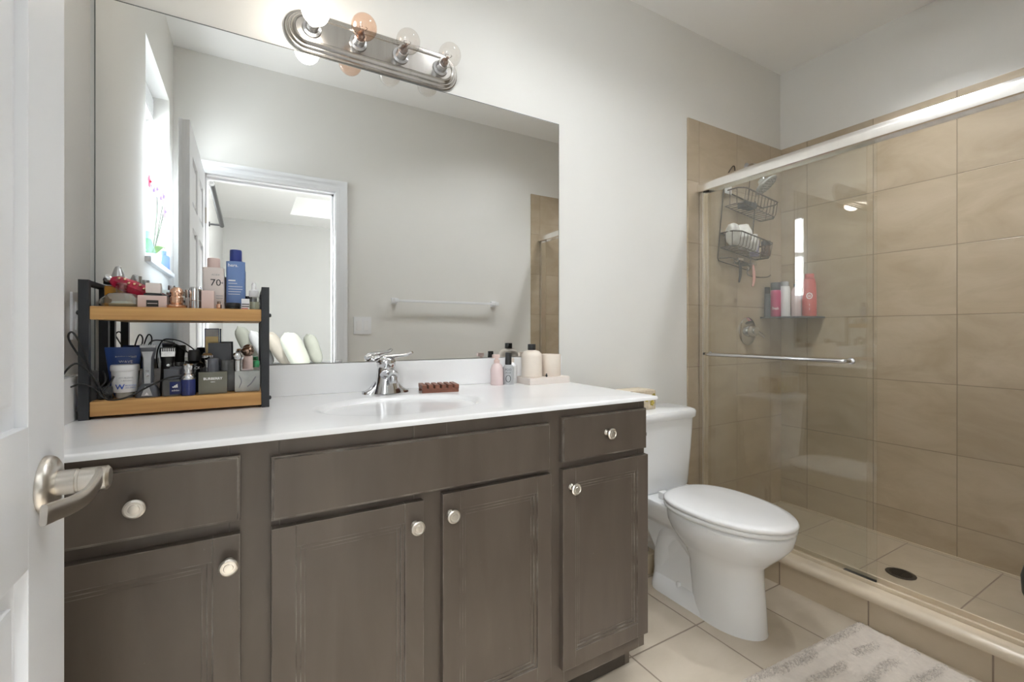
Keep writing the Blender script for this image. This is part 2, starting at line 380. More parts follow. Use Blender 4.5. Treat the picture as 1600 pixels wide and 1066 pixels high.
class MB:
    """collects shapes into one bmesh; T places them"""

    def __init__(self, T=None):
        self.bm = bmesh.new()
        self.T = T or Matrix.Identity(4)

    def v(self, co):
        return self.bm.verts.new(self.T @ V(co))

    def face(self, vs):
        try:
            return self.bm.faces.new(vs)
        except ValueError:
            return None

    def box(self, x0, x1, y0, y1, z0, z1, bev=0.0, seg=2):
        vs = [self.v((x, y, z)) for x in (x0, x1) for y in (y0, y1) for z in (z0, z1)]
        fs = [self.face([vs[i] for i in f]) for f in ((0, 1, 3, 2), (4, 6, 7, 5), (0, 4, 5, 1), (2, 3, 7, 6), (0, 2, 6, 4), (1, 5, 7, 3))]
        if bev:
            es = list({e for f in fs for e in f.edges})
            bmesh.ops.bevel(self.bm, geom=es, offset=bev, segments=seg, profile=0.7, affect='EDGES')
        return self

    def lathe(self, prof, c=(0, 0, 0), seg=28, axis='Z', sx=1.0, sy=1.0, cap=True):
        """prof: (radius, height) pairs from one end to the other"""
        c = V(c)
        rings = []
        for r, h in prof:
            if r <= 1e-6:
                p = {'Z': V((0, 0, h)), 'Y': V((0, h, 0)), 'X': V((h, 0, 0))}[axis]
                rings.append([self.v(c + p)])
                continue
            ring = []
            for i in range(seg):
                a = 2 * PI * i / seg
                u, w = r * math.cos(a) * sx, r * math.sin(a) * sy
                p = {'Z': V((u, w, h)), 'Y': V((u, h, w)), 'X': V((h, u, w))}[axis]
                ring.append(self.v(c + p))
            rings.append(ring)
        self.skin(rings, capends=cap)
        return self

    def skin(self, rings, capends=True, closed=False):
        n = len(rings)
        for k in range(n if closed else n - 1):
            A, B = rings[k], rings[(k + 1) % n]
            if len(A) == 1 and len(B) == 1:
                continue
            if len(A) == 1:
                for i in range(len(B)):
                    self.face((A[0], B[i], B[(i + 1) % len(B)]))
            elif len(B) == 1:
                for i in range(len(A)):
                    self.face((A[i], A[(i + 1) % len(A)], B[0]))
            else:
                m = len(A)
                for i in range(m):
                    self.face((A[i], A[(i + 1) % m], B[(i + 1) % m], B[i]))
        if capends and not closed:
            for r in (rings[0], rings[-1]):
                if len(r) > 2:
                    self.face(r)

    def loft(self, rings, cap=True):
        self.skin([[self.v(p) for p in r] for r in rings], capends=cap)
        return self

    def tube(self, pts, r, seg=10, closed=False, taper=None):
        pts = [V(p) for p in pts]
        n = len(pts)
        rings = []
        up = None
        for i, p in enumerate(pts):
            if closed:
                d = pts[(i + 1) % n] - pts[i - 1]
            else:
                d = pts[min(i + 1, n - 1)] - pts[max(i - 1, 0)]
            d.normalize()
            if up is None:
                up = V((0, 0, 1)) if abs(d.z) < 0.9 else V((1, 0, 0))
            up = (up - d * up.dot(d))
            if up.length < 1e-5:
                up = d.orthogonal()
            up.normalize()
            s = d.cross(up)
            rr = r if taper is None else r * taper[i]
            rings.append([self.v(p + (up * math.cos(2 * PI * k / seg) + s * math.sin(2 * PI * k / seg)) * rr) for k in range(seg)])
        self.skin(rings, capends=not closed, closed=closed)
        return self

    def prism(self, pts, plane, d0, d1, bev=0.0):
        """outline in a plane ('XZ' = extruded along Y ...) from d0 to d1"""
        def P(a, b, d):
            return {'XZ': (a, d, b), 'XY': (a, b, d), 'YZ': (d, a, b)}[plane]
        A = [self.v(P(a, b, d0)) for a, b in pts]
        B = [self.v(P(a, b, d1)) for a, b in pts]
        fs = [self.face(A), self.face(B)]
        for i in range(len(pts)):
            j = (i + 1) % len(pts)
            fs.append(self.face((A[i], A[j], B[j], B[i])))
        if bev:
            es = list({e for f in fs[:2] if f for e in f.edges})
            bmesh.ops.bevel(self.bm, geom=es, offset=bev, segments=2, profile=0.7, affect='EDGES')
        return self

    def sphere(self, c, r, seg=20, ring=12, s=(1, 1, 1)):
        c = V(c)
        rings = []
        for i in range(ring + 1):
            t = PI * i / ring
            if i in (0, ring):
                rings.append([self.v(c + V((0, 0, r * math.cos(t) * s[2])))])
            else:
                rings.append([self.v(c + V((r * math.sin(t) * math.cos(2 * PI * k / seg) * s[0], r * math.sin(t) * math.sin(2 * PI * k / seg) * s[1], r * math.cos(t) * s[2]))) for k in range(seg)])
        self.skin(rings, capends=False)
        return self

    def obj(self, name, mat, parent=None, smooth=True, angle=38, sub=0, **props):
        bm = self.bm
        bmesh.ops.recalc_face_normals(bm, faces=bm.faces)
        me = bpy.data.meshes.new(name)
        bm.to_mesh(me)
        bm.free()
        me.materials.append(M[mat] if isinstance(mat, str) else mat)
        if smooth:
            for p in me.polygons:
                p.use_smooth = True
            me.set_sharp_from_angle(angle=math.radians(angle))
        o = bpy.data.objects.new(name, me)
        C.objects.link(o)
        if sub:
            md = o.modifiers.new('smooth', 'SUBSURF')
            md.levels = md.render_levels = sub
        if parent is not None:
            attach(o, parent)
        for k, q in props.items():
            o[k] = q
        return o


def attach(o, parent):
    o.parent = parent
    if parent.type == 'EMPTY':
        o.matrix_parent_inverse = Matrix.Translation(-V(parent.location))


def thing(name, label, cat, loc, group=None):
    o = bpy.data.objects.new(name, None)
    o.empty_display_size = 0.05
    o.location = loc
    C.objects.link(o)
    tag(o, label, cat, group)
    return o


def tag(o, label, cat, group=None):
    o['label'] = label
    o['category'] = cat
    if group:
        o['group'] = group
    return o


def struct(o):
    o['kind'] = 'structure'
    return o


def at(x, y, z, rz=0.0):
    return Matrix.Translation((x, y, z)) @ Matrix.Rotation(rz, 4, 'Z')


def bez(pts, n=10):
    """Catmull-Rom through the points"""
    pts = [V(p) for p in pts]
    P = [pts[0] * 2 - pts[1]] + pts + [pts[-1] * 2 - pts[-2]]
    out = []
    for i in range(1, len(P) - 2):
        a, b, c, d = P[i - 1:i + 3]
        for k in range(n):
            t = k / n
            out.append(0.5 * ((2 * b) + (c - a) * t + (2 * a - 5 * b + 4 * c - d) * t * t + (3 * b - a - 3 * c + d) * t ** 3))
    out.append(pts[-1])
    return out


def rrect(w, d, r, n=5):
    """rounded rectangle outline centred on 0"""
    out = []
    for cx, cy, a0 in ((w / 2 - r, d / 2 - r, 0), (-w / 2 + r, d / 2 - r, PI / 2), (-w / 2 + r, -d / 2 + r, PI), (w / 2 - r, -d / 2 + r, 1.5 * PI)):
        for i in range(n + 1):
            a = a0 + PI / 2 * i / n
            out.append((cx + r * math.cos(a), cy + r * math.sin(a)))
    return out


def text(body, size, Tm, mat, parent, name='print', wrap=None, bold=0.0, sx=1.0, align='CENTER'):
    """flat lettering; local x right, local y up; Tm places it (front faces local +z). wrap = bottle radius"""
    cu = bpy.data.curves.new('lettering', 'FONT')
    cu.body = body
    cu.size = size
    cu.align_x = align
    cu.align_y = 'CENTER'
    cu.offset = bold
    cu.resolution_u = 2
    tmp = bpy.data.objects.new('lettering', cu)
    C.objects.link(tmp)
    dg = bpy.context.evaluated_depsgraph_get()
    me = bpy.data.meshes.new_from_object(tmp.evaluated_get(dg))
    bpy.data.objects.remove(tmp)
    for vt in me.vertices:
        x, y, z = vt.co.x * sx, vt.co.y, vt.co.z
        if wrap:
            a = x / wrap
            x, z = wrap * math.sin(a), wrap * (math.cos(a) - 1)
        vt.co = Tm @ V((x, y, z))
    me.materials.clear()
    me.materials.append(M[mat])
    o = bpy.data.objects.new(name, me)
    C.objects.link(o)
    attach(o, parent)
    return o


def front(x, y, z, rz=0.0):
    """placement for lettering that faces the room (towards -y), turned by rz about the vertical"""
    return Matrix.Translation((x, y, z)) @ Matrix.Rotation(rz, 4, 'Z') @ Matrix.Rotation(PI / 2, 4, 'X')


# ------------------------------------------------------------------ the room
H = 2.743
XR = 3.266
YB = -1.565
YBB = -1.68
DX0, DX1, DZ = 0.143, 0.869, 2.052
WY0, WY1, WZ0, WZ1 = -1.407, -0.765, 1.437, 2.362   # bathroom window opening
XG = 2.491
XT = 2.387
ZT = 2.2655
SF = 0.059

struct(MB().box(-0.14, XR + 0.14, YBB, 0.14, -0.12, 0.0).obj('floor', 'tile_floor', smooth=False))
struct(MB().box(-0.14, XR + 0.14, YBB, 0.14, H, H + 0.12).obj('ceiling', 'ceil', smooth=False))
struct(MB().box(-0.14, XR + 0.14, 0.0, 0.14, 0.0, H).obj('wall_back', 'wall', smooth=False))
struct(MB().box(XR, XR + 0.14, YB, 0.0, 0.0, H).obj('wall_right', 'wall', smooth=False))
b = MB()
b.box(-0.16, 0, WY1, 0.0, 0, H).box(-0.16, 0, YBB, WY0, 0, H)
b.box(-0.16, 0, WY0, WY1, 0, WZ0).box(-0.16, 0, WY0, WY1, WZ1, H)
struct(b.obj('wall_left', 'wall', smooth=False))
b = MB()
b.box(0, DX0, YBB, YB, 0, H).box(DX1, XR + 0.14, YBB, YB, 0, H).box(DX0, DX1, YBB, YB, DZ, H)
struct(b.obj('wall_front', 'wall', smooth=False))

# shower tile fields (12 mm proud of the plaster) and edge trim
TT = 0.010
struct(MB().box(XT, XR, -TT, 0, 0.0, ZT, 0.003).obj('wall_shower_back', 'tile_y', smooth=False))
struct(MB().box(XT, XR, YB, YB + TT, 0.0, ZT, 0.003).obj('wall_shower_front', 'tile_y', smooth=False))
struct(MB().box(XR - TT, XR, YB + TT, -TT, 0.0, ZT, 0.003).obj('wall_shower_right', 'tile_x', smooth=False))
struct(MB().box(XG + 0.03, XR - TT, YB + TT, -TT, 0.0, SF).obj('shower_floor', 'tile_sf', smooth=False))
b = MB()
b.box(XR - TT - 0.006, XR - TT, YB + TT, -TT, SF, SF + 0.006)
b.box(XG + 0.06, XR - TT, -TT - 0.006, -TT, SF, SF + 0.006)
b.box(XG + 0.06, XR - TT, YB + TT, YB + TT + 0.006, SF, SF + 0.006)
struct(b.obj('trim_1', 'caulk', smooth=False))
# curb: tiled face, rounded cap
struct(MB().box(2.412, XG + 0.055, YB + TT, -TT, 0.0, 0.112).obj('shower_curb', 'tile_curb', smooth=False))
cap = [(2.404, 0.104)]
for k in range(7):
    a = PI - k * PI / 2 / 6
    cap.append((2.429 + 0.025 * math.cos(a), 0.112 + 0.025 * math.sin(a)))
cap += [(XG + 0.06, 0.137), (XG + 0.06, 0.104)]
struct(MB().prism(cap, 'XZ', YB + TT, -TT).obj('trim_2', 'bullnose'))

# baseboards
b = MB()
b.box(1.50, XT - 0.002, -0.014, 0, 0.0, 0.085, 0.003)
struct(b.obj('baseboard_back', 'trimwhite', smooth=False))
b = MB()
b.box(DX1 + 0.085, XT - 0.002, YB, YB + 0.014, 0, 0.085, 0.003)
struct(b.obj('baseboard_front', 'trimwhite', smooth=False))
b = MB()
b.box(0.0, 0.014, YB + 0.016, -0.60, 0, 0.085, 0.003)
struct(b.obj('baseboard_left', 'trimwhite', smooth=False))

# door casing and jamb of the doorway
b = MB()
CW = 0.066
for (y0, y1, s) in ((YB, YB + 0.018, 1), (YBB - 0.018, YBB, -1)):
    # mitred casing with a raised outer band
    for w0, w1, d0, d1 in ((-0.004, CW, y0, y1), (CW - 0.022, CW, y0 - (0.006 if s < 0 else 0), y1 + (0.006 if s > 0 else 0)), (0.012, 0.018, y0 - (0.003 if s < 0 else 0), y1 + (0.003 if s > 0 else 0))):
        b.prism([(DX1 + w0, 0), (DX1 + w1, 0), (DX1 + w1, DZ + w1), (DX0 - w1, DZ + w1), (DX0 - w1, 0), (DX0 - w0, 0), (DX0 - w0, DZ + w0), (DX1 + w0, DZ + w0)], 'XZ', d0, d1, 0.0025)
struct(b.obj('trim_3', 'trimwhite', smooth=False))
b = MB()
b.box(DX0 - 0.001, DX0 + 0.012, YBB, YB, 0, DZ)
b.box(DX1 - 0.012, DX1 + 0.001, YBB, YB, 0, DZ)
b.box(DX0, DX1, YBB, YB, DZ - 0.012, DZ + 0.001)
b.box(DX1 - 0.024, DX1 - 0.012, YB - 0.075, YB - 0.04, 0, DZ - 0.012)
b.box(DX0 + 0.012, DX1 - 0.012, YB - 0.075, YB - 0.04, DZ - 0.024, DZ - 0.012)
struct(b.obj('trim_4', 'trimwhite', smooth=False))

# window of the bathroom, deep reveal
win = MB()
xo, xi = -0.155, -0.105
for (y0, y1, z0, z1) in ((WY0, WY1, WZ0, WZ0 + 0.045), (WY0, WY1, WZ1 - 0.045, WZ1), (WY0, WY0 + 0.045, WZ0, WZ1), (WY1 - 0.045, WY1, WZ0, WZ1), (WY0, WY1, 1.87, 1.91)):
    win.box(xo, xi, y0, y1, z0, z1, 0.004)
wf = struct(win.obj('window_1', 'trimwhite', smooth=False))
b = MB()
b.box(-0.135, -0.131, WY0 + 0.04, WY1 - 0.04, WZ0 + 0.04, 1.875)
b.box(-0.135, -0.131, WY0 + 0.04, WY1 - 0.04, 1.905, WZ1 - 0.04)
b.obj('pane', 'pane', wf, smooth=False)
b = MB()
for k in range(7):
    b.box(-0.10, -0.065, WY0 + 0.01, WY1 - 0.01, WZ1 - 0.03 - k * 0.016, WZ1 - 0.018 - k * 0.016, 0.002)
b.obj('raised_blind', 'white', wf, smooth=False)
struct(MB().box(-0.155, 0.022, WY0 - 0.02, WY1 + 0.02, WZ0 - 0.022, WZ0 + 0.002, 0.006).obj('trim_5', 'trimwhite', smooth=False))


# bathroom door, opened into the room along the left wall
def panel_door(b, u0, u1, z1, w0, w1, put):
    """six-panel door: u along its width, w through its thickness; put(u0,u1,w0,w1,z0,z1,bev) adds a box"""
    st, mid = 0.118, 0.10
    cols = [(u0 + st, (u0 + u1) / 2 - mid / 2), ((u0 + u1) / 2 + mid / 2, u1 - st)]
    rows = [(0.22, 0.853), (1.018, 1.60), (1.70, 1.92)]
    m = 0.012
    put(u0 + 0.002, u1 - 0.002, w0 + m, w1 - m, 0.014, z1 - 0.002, 0)
    for ww in ((w0, w0 + m + 0.001), (w1 - m - 0.001, w1)):
        put(u0, cols[0][0], ww[0], ww[1], 0.012, z1, 0.0012)
        put(cols[1][1], u1, ww[0], ww[1], 0.012, z1, 0.0012)
        zs = [0.012] + [q for r in rows for q in r] + [z1]
        for k in range(0, len(zs), 2):
            put(cols[0][0], cols[1][1], ww[0], ww[1], zs[k], zs[k + 1], 0.0012)
        for r in rows:
            put(cols[0][1], cols[1][0], ww[0], ww[1], r[0], r[1], 0.0012)
        for c in cols:
            for r in rows:
                s = 0.004
                put(c[0] + 0.028, c[1] - 0.028, ww[0] + (s if ww[0] == w0 else 0), ww[1] - (0 if ww[0] == w0 else s), r[0] + 0.028, r[1] - 0.028, 0.004)


DF = 0.1485
db = MB()
panel_door(db, -1.550, -0.772, 2.04, DF - 0.040, DF, lambda u0, u1, w0, w1, z0, z1, bv: db.box(w0, w1, u0, u1, z0, z1, bv))
door = struct(db.obj('door_1', 'doorwhite', smooth=False))
# lever handle: octagonal rose, hub, lever that returns along the door
hy, hz = -0.842, 0.937
b = MB()
b.lathe([(0.0355, DF), (0.0355, DF + 0.004), (0.033, DF + 0.0085), (0.028, DF + 0.0115), (0.018, DF + 0.013)], (0, hy, hz), 36, 'X')
hd = b.obj('door_handle', 'nickel', door, angle=30)
b = MB()
b.lathe([(0.0155, DF + 0.010), (0.0155, DF + 0.030), (0.0145, DF + 0.031), (0.0145, DF + 0.033), (0.0155, DF + 0.034), (0.0155, DF + 0.060), (0.012, DF + 0.063)], (0, hy, hz), 24, 'X')
b.obj('hub', 'nickel', hd)
b = MB()
path = bez([(DF + 0.052, -0.846, 0.945), (DF + 0.056, -0.866, 0.942), (DF + 0.052, -0.888, 0.931), (DF + 0.044, -0.910, 0.9275), (DF + 0.037, -0.935, 0.930), (DF + 0.031, -0.955, 0.932)], 7)
rings = []
for i, p in enumerate(path):
    d = (path[min(i + 1, len(path) - 1)] - path[max(i - 1, 0)]).normalized()
    s = d.cross(V((0, 0, 1))).normalized()
    u = s.cross(d).normalized()
    hh = 0.0085 + 0.0025 * i / len(path)
    rings.append([p + s * (0.0036 * a) + u * (hh * c) for a, c in ((-1, -0.8), (-0.6, -1), (0.6, -1), (1, -0.8), (1, 0.8), (0.6, 1), (-0.6, 1), (-1, 0.8))])
b.loft(rings)
b.obj('lever', 'nickel', hd, angle=50)
b = MB()
b.lathe([(0.03, DF - 0.040), (0.03, DF - 0.050), (0.016, DF - 0.053), (0.014, DF - 0.085), (0.0, DF - 0.086)], (0, hy, hz), 24, 'X')
b.box(DF - 0.085, DF - 0.076, hy - 0.10, hy + 0.01, hz - 0.012, hz + 0.012, 0.003)
b.obj('back_lever', 'nickel', hd)
b = MB()
for z in (0.25, 1.0, 1.8):
    b.lathe([(0.006, z - 0.045), (0.006, z + 0.045)], (DF + 0.004, -1.553, 0), 10)
b.obj('hinge', 'nickel', door)

# ------------------------------------------------------------------ the bedroom behind the doorway (seen in the mirror)
BX0, BX1, BY0 = 0.05, 4.2, -6.0
struct(MB().box(-0.14, BX1 + 0.14, BY0 - 0.14, YBB, -0.12, 0.0).obj('floor_bedroom', 'carpet', smooth=False))
b = MB()
tx0, tx1, ty0, ty1, tz = 0.86, 3.6, -5.35, -2.3, 3.0
b.box(-0.1, tx0, BY0 - 0.14, YBB, H, H + 0.05).box(tx1, BX1 + 0.14, BY0 - 0.14, YBB, H, H + 0.05)
b.box(tx0, tx1, BY0 - 0.14, ty0, H, H + 0.05).box(tx0, tx1, ty1, YBB, H, H + 0.05)
b.box(tx0 - 0.04, tx0, ty0, ty1, H + 0.05, tz).box(tx1, tx1 + 0.04, ty0, ty1, H + 0.05, tz)
b.box(tx0 - 0.04, tx1 + 0.04, ty0 - 0.04, ty0, H + 0.05, tz).box(tx0 - 0.04, tx1 + 0.04, ty1, ty1 + 0.04, H + 0.05, tz)
b.box(tx0 - 0.04, tx1 + 0.04, ty0 - 0.04, ty1 + 0.04, tz, tz + 0.05)
struct(b.obj('ceiling_bedroom', 'ceil', smooth=False))
b = MB()
b.box(-0.1, BX1 + 0.14, BY0 - 0.14, BY0, 0, H)
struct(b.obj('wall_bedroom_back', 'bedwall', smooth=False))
b = MB()
vy0, vy1, vz0, vz1 = -3.35, -2.35, 0.75, 2.0
b.box(-0.1, BX0, vy1, YBB, 0, H).box(-0.1, BX0, BY0, vy0, 0, H).box(-0.1, BX0, vy0, vy1, 0, vz0).box(-0.1, BX0, vy0, vy1, vz1, H)
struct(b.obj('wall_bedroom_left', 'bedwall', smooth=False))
b = MB()
b.box(BX1, BX1 + 0.14, -2.4, YBB, 0, H).box(BX1, BX1 + 0.14, BY0, -4.8, 0, H).box(BX1, BX1 + 0.14, -4.8, -2.4, 0, 0.6).box(BX1, BX1 + 0.14, -4.8, -2.4, 2.3, H)
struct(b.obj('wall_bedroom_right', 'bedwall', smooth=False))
b = MB()
b.box(XR + 0.14, BX1, YBB, YBB + 0.1, 0, H)
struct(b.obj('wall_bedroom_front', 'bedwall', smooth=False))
b = MB()
for q in ((vy0, vy1, vz0, vz0 + 0.05), (vy0, vy1, vz1 - 0.05, vz1), (vy0, vy0 + 0.05, vz0, vz1), (vy1 - 0.05, vy1, vz0, vz1), (vy0, vy1, 1.36, 1.40)):
    b.box(-0.08, -0.03, *q)
w2 = struct(b.obj('window_2', 'trimwhite', smooth=False))
MB().box(-0.057, -0.053, vy0 + 0.04, vy1 - 0.04, vz0 + 0.04, vz1 - 0.04).obj('pane', 'pane', w2, smooth=False)
b = MB()
for q in ((-4.8, -2.4, 0.6, 0.66), (-4.8, -2.4, 2.24, 2.3), (-4.8, -4.74, 0.6, 2.3), (-2.46, -2.4, 0.6, 2.3), (-3.63, -3.57, 0.6, 2.3)):
    b.box(BX1 + 0.05, BX1 + 0.10, *q)
w3 = struct(b.obj('window_3_added', 'trimwhite', smooth=False))  # unseen window added to carry the bedroom fill light
MB().box(BX1 + 0.072, BX1 + 0.076, -4.75, -2.45, 0.65, 2.25).obj('pane', 'pane', w3, smooth=False)

rod = thing('curtain_rod', 'black curtain rod above the bright bedroom window', 'curtain rod', (0.15, -2.75, 2.12))
MB().tube([(0.15, -2.02, 2.115), (0.15, -3.42, 2.115)], 0.019, 12).obj('rod', 'black', rod)
for y in (-2.03, -3.40):
    MB().tube([(0.052, y, 2.115), (0.15, y, 2.115)], 0.009, 10).lathe([(0.022, 0.050), (0.022, 0.058)], (0, y, 2.115), 16, 'X').obj('bracket', 'black', rod)

cl = thing('added_fill_ceiling_light', 'unseen round white flush ceiling light added as fill in the bedroom just outside the bathroom doorway', 'ceiling light', (0.36, -2.02, H))  # fill light added to brighten the low fronts through the doorway
MB().lathe([(0.175, H - 0.0005), (0.175, H - 0.025), (0.165, H - 0.03), (0.0, H - 0.03)], (0.36, -2.02, 0), 40).obj('base', 'trimwhite', cl)
MB().lathe([(0.165, H - 0.0305), (0.163, H - 0.040), (0.14, H - 0.055), (0.08, H - 0.066), (0.0, H - 0.07)], (0.36, -2.02, 0), 40).obj('glass_shade', 'fillglass2', cl)

bed = thing('bed', 'bed with white bedding beyond the doorway, its head at the left wall', 'bed', (1.1, -3.95, 0.0))
MB().box(0.16, 2.15, -4.75, -3.15, 0.10, 0.40, 0.02).obj('bed_base', 'pillow2', bed)
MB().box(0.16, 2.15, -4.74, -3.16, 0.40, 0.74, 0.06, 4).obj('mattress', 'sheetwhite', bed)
tag(MB().box(0.07, 0.15, -4.78, -3.12, 0.0, 0.95, 0.02).obj('headboard', 'pillow2'), 'beige upholstered headboard behind the row of bed pillows', 'headboard')
for (x, y) in ((0.25, -4.65), (0.25, -3.25), (2.05, -4.65), (2.05, -3.25)):
    MB().lathe([(0.03, 0), (0.03, 0.1)], (x, y, 0), 12).obj('leg', 'espresso', bed)


def pillow(x, y, z, tilt, w, h, d, mat, label):
    """plump cushion: w along y, h up, d through; leans back towards the headboard by tilt"""
    Tm = Matrix.Translation((x, y, z)) @ Matrix.Rotation(-tilt, 4, 'Y')
    b = MB(Tm)
    n = 14
    g = {}
    for sgn in (1, -1):
        for i in range(n + 1):
            for j in range(n + 1):
                u, v2 = i / n * 2 - 1, j / n * 2 - 1
                e = max(0, (1 - u ** 4) * (1 - v2 ** 4)) ** 0.5
                pin = 1 - 0.07 * (1 - abs(u) ** 2) * abs(v2) ** 2
                pin2 = 1 - 0.07 * (1 - abs(v2) ** 2) * abs(u) ** 2
                if sgn == -1 and (i in (0, n) or j in (0, n)):
                    g[sgn, i, j] = g[1, i, j]
                else:
                    g[sgn, i, j] = b.v((sgn * d / 2 * e, u * w / 2 * pin2, h / 2 + v2 * h / 2 * pin))
    for sgn in (1, -1):
        for i in range(n):
            for j in range(n):
                b.face((g[sgn, i, j], g[sgn, i + 1, j], g[sgn, i + 1, j + 1], g[sgn, i, j + 1]))
    return tag(b.obj('pillow', mat, angle=80), label, 'pillow', 'pillows leaning at the head of the bed')


pillow(0.460, -4.80, 0.735, 0.42, 0.55, 0.50, 0.168, 'pillow', 'grey-green pillow leaning furthest left of the row on the bed')
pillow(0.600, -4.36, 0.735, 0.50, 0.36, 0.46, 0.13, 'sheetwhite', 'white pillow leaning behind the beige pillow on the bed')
pillow(0.770, -4.12, 0.735, 0.55, 0.60, 0.46, 0.150, 'pillow2', 'beige pillow leaning left of the plump grey-green pillow')
pillow(0.865, -3.56, 0.735, 0.42, 0.45, 0.42, 0.19, 'pillow', 'plump grey-green pillow at the front of the row on the bed')
pillow(1.090, -4.30, 0.735, 0.30, 0.36, 0.38, 0.145, 'pillow', 'small grey-green cushion at the right end of the row on the bed')

# ------------------------------------------------------------------ vanity
YF = -0.555    # face frame
YD = -0.575    # door fronts
van = thing('vanity_cabinet', 'dark espresso bathroom vanity with four doors under the white countertop', 'cabinet', (0.75, -0.28, 0))
b = MB()
b.box(0.004, 0.022, YF + 0.02, -0.004, 0.10, 0.903)
b.prism([(YF + 0.02, 0.105), (-0.488, 0.105), (-0.488, 0.0), (-0.004, 0.0), (-0.004, 0.903), (YF + 0.02, 0.903)], 'YZ', 1.470, 1.490)
b.box(0.022, 1.470, -0.02, -0.004, 0.10, 0.903)
b.box(0.022, 1.470, YF + 0.02, -0.02, 0.105, 0.123)
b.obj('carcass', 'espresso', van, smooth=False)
b = MB()
xs = [(0.004, 0.045), (0.335, 0.425), (0.715, 0.800), (1.085, 1.165), (1.465, 1.490)]
for x0, x1 in xs:
    b.box(x0, x1, YF, YF + 0.02, 0.10, 0.906, 0.0015)
for x0, x1, bars in ((0.045, 0.335, ((0.10, 0.170), (0.710, 0.765), (0.868, 0.906))), (0.425, 0.715, ((0.10, 0.170), (0.705, 0.755), (0.855, 0.906))), (0.800, 1.085, ((0.10, 0.170), (0.705, 0.755), (0.855, 0.906))), (1.165, 1.465, ((0.10, 0.170), (0.712, 0.765), (0.865, 0.906)))):
    for z0, z1 in bars:
        b.box(x0, x1, YF + 0.0005, YF + 0.02, z0, z1)
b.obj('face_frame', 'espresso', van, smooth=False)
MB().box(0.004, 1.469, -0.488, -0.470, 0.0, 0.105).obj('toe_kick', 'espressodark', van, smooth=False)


def knob(x, z, parent):
    b = MB()
    b.lathe([(0.0095, YD), (0.0085, YD - 0.003), (0.0055, YD - 0.006), (0.0055, YD - 0.016), (0.0125, YD - 0.019), (0.0165, YD - 0.022), (0.0165, YD - 0.026), (0.0135, YD - 0.0285), (0.0125, YD - 0.0285), (0.0115, YD - 0.0275), (0.0085, YD - 0.0275), (0.0075, YD - 0.029), (0, YD - 0.0295)], (x, 0, z), 26, 'Y')
    b.obj('knob', 'knob', parent)


def cab_door(x0, x1, z0, z1, kx, kz):
    b = MB()
    fw = 0.046
    for q in ((x0, x0 + fw, z0, z1), (x1 - fw, x1, z0, z1), (x0 + fw, x1 - fw, z0, z0 + fw), (x0 + fw, x1 - fw, z1 - fw, z1)):
        b.box(q[0], q[1], YD, YF - 0.0005, q[2], q[3], 0.0018)
    # stepped inner moulding
    m = 0.009
    for k, (off, yy) in enumerate(((0, YD + 0.004), (m, YD + 0.007))):
        a0, a1, c0, c1 = x0 + fw + off, x1 - fw - off, z0 + fw + off, z1 - fw - off
        for q in ((a0, a0 + m, c0, c1), (a1 - m, a1, c0, c1), (a0 + m, a1 - m, c0, c0 + m), (a0 + m, a1 - m, c1 - m, c1)):
            b.box(q[0], q[1], yy, YF - 0.001, q[2], q[3], 0.0012)
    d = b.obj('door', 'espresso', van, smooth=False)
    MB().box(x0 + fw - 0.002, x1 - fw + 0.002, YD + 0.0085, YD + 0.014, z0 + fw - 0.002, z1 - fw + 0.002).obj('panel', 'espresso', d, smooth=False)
    knob(kx, kz, d)


def drawer(x0, x1, z0, z1, kn=None, name='drawer_front'):
    b = MB()
    b.box(x0, x1, YD + 0.004, YF - 0.0005, z0, z1, 0.001)
    b.box(x0 + 0.004, x1 - 0.004, YD, YD + 0.006, z0 + 0.004, z1 - 0.004, 0.002)
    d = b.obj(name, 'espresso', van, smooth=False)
    if kn:
        knob(kn[0], kn[1], d)


cab_door(0.030, 0.354, 0.152, 0.727, 0.335, 0.675)
cab_door(0.409, 0.733, 0.152, 0.722, 0.711, 0.668)
cab_door(0.782, 1.106, 0.152, 0.727, 0.801, 0.677)
cab_door(1.147, 1.487, 0.152, 0.731, 1.176, 0.678)
drawer(0.030, 0.354, 0.752, 0.881, (0.194, 0.815))
drawer(1.147, 1.483, 0.751, 0.880, (1.311, 0.821))
drawer(0.409, 1.104, 0.738, 0.870, None, 'false_drawer_front')

# countertop with an integral oval basin, back and side splash
CT = 0.921
CXE, CYE = 1.509, -0.595
ct = thing('vanity_countertop', 'white cultured marble countertop with integral oval sink on the dark vanity', 'countertop', (0.75, -0.3, 0.906))
b = MB()
sx, sy, ra, rb = 0.757, -0.335, 0.235, 0.165
NS = 64
angs = sorted(set([2 * PI * i / NS for i in range(NS)] + [math.atan2(yy - sy, xx - sx) % (2 * PI) for xx in (0.004, CXE - 0.01) for yy in (-0.004, CYE + 0.01)]))
oval, rect = [], []
for a in angs:
    ca, sa = math.cos(a), math.sin(a)
    oval.append((sx + ra * ca, sy + rb * sa))
    ts = []
    if ca > 1e-9: ts.append((CXE - 0.01 - sx) / ca)
    if ca < -1e-9: ts.append((0.004 - sx) / ca)
    if sa > 1e-9: ts.append((-0.004 - sy) / sa)
    if sa < -1e-9: ts.append((CYE + 0.01 - sy) / sa)
    t = min(ts)
    rect.append((sx + t * ca, sy + t * sa))
R0 = [b.v((x, y, 0.9075)) for x, y in rect]
R1 = []
for x, y in rect:
    ox = 0.01 if abs(x - (CXE - 0.01)) < 1e-6 else 0
    oy = -0.01 if abs(y - (CYE + 0.01)) < 1e-6 else 0
    R1.append((x + ox, y + oy))
E0 = [b.v((x, y, 0.9085)) for x, y in R1]
E1 = [b.v((x, y, CT - 0.004)) for x, y in R1]
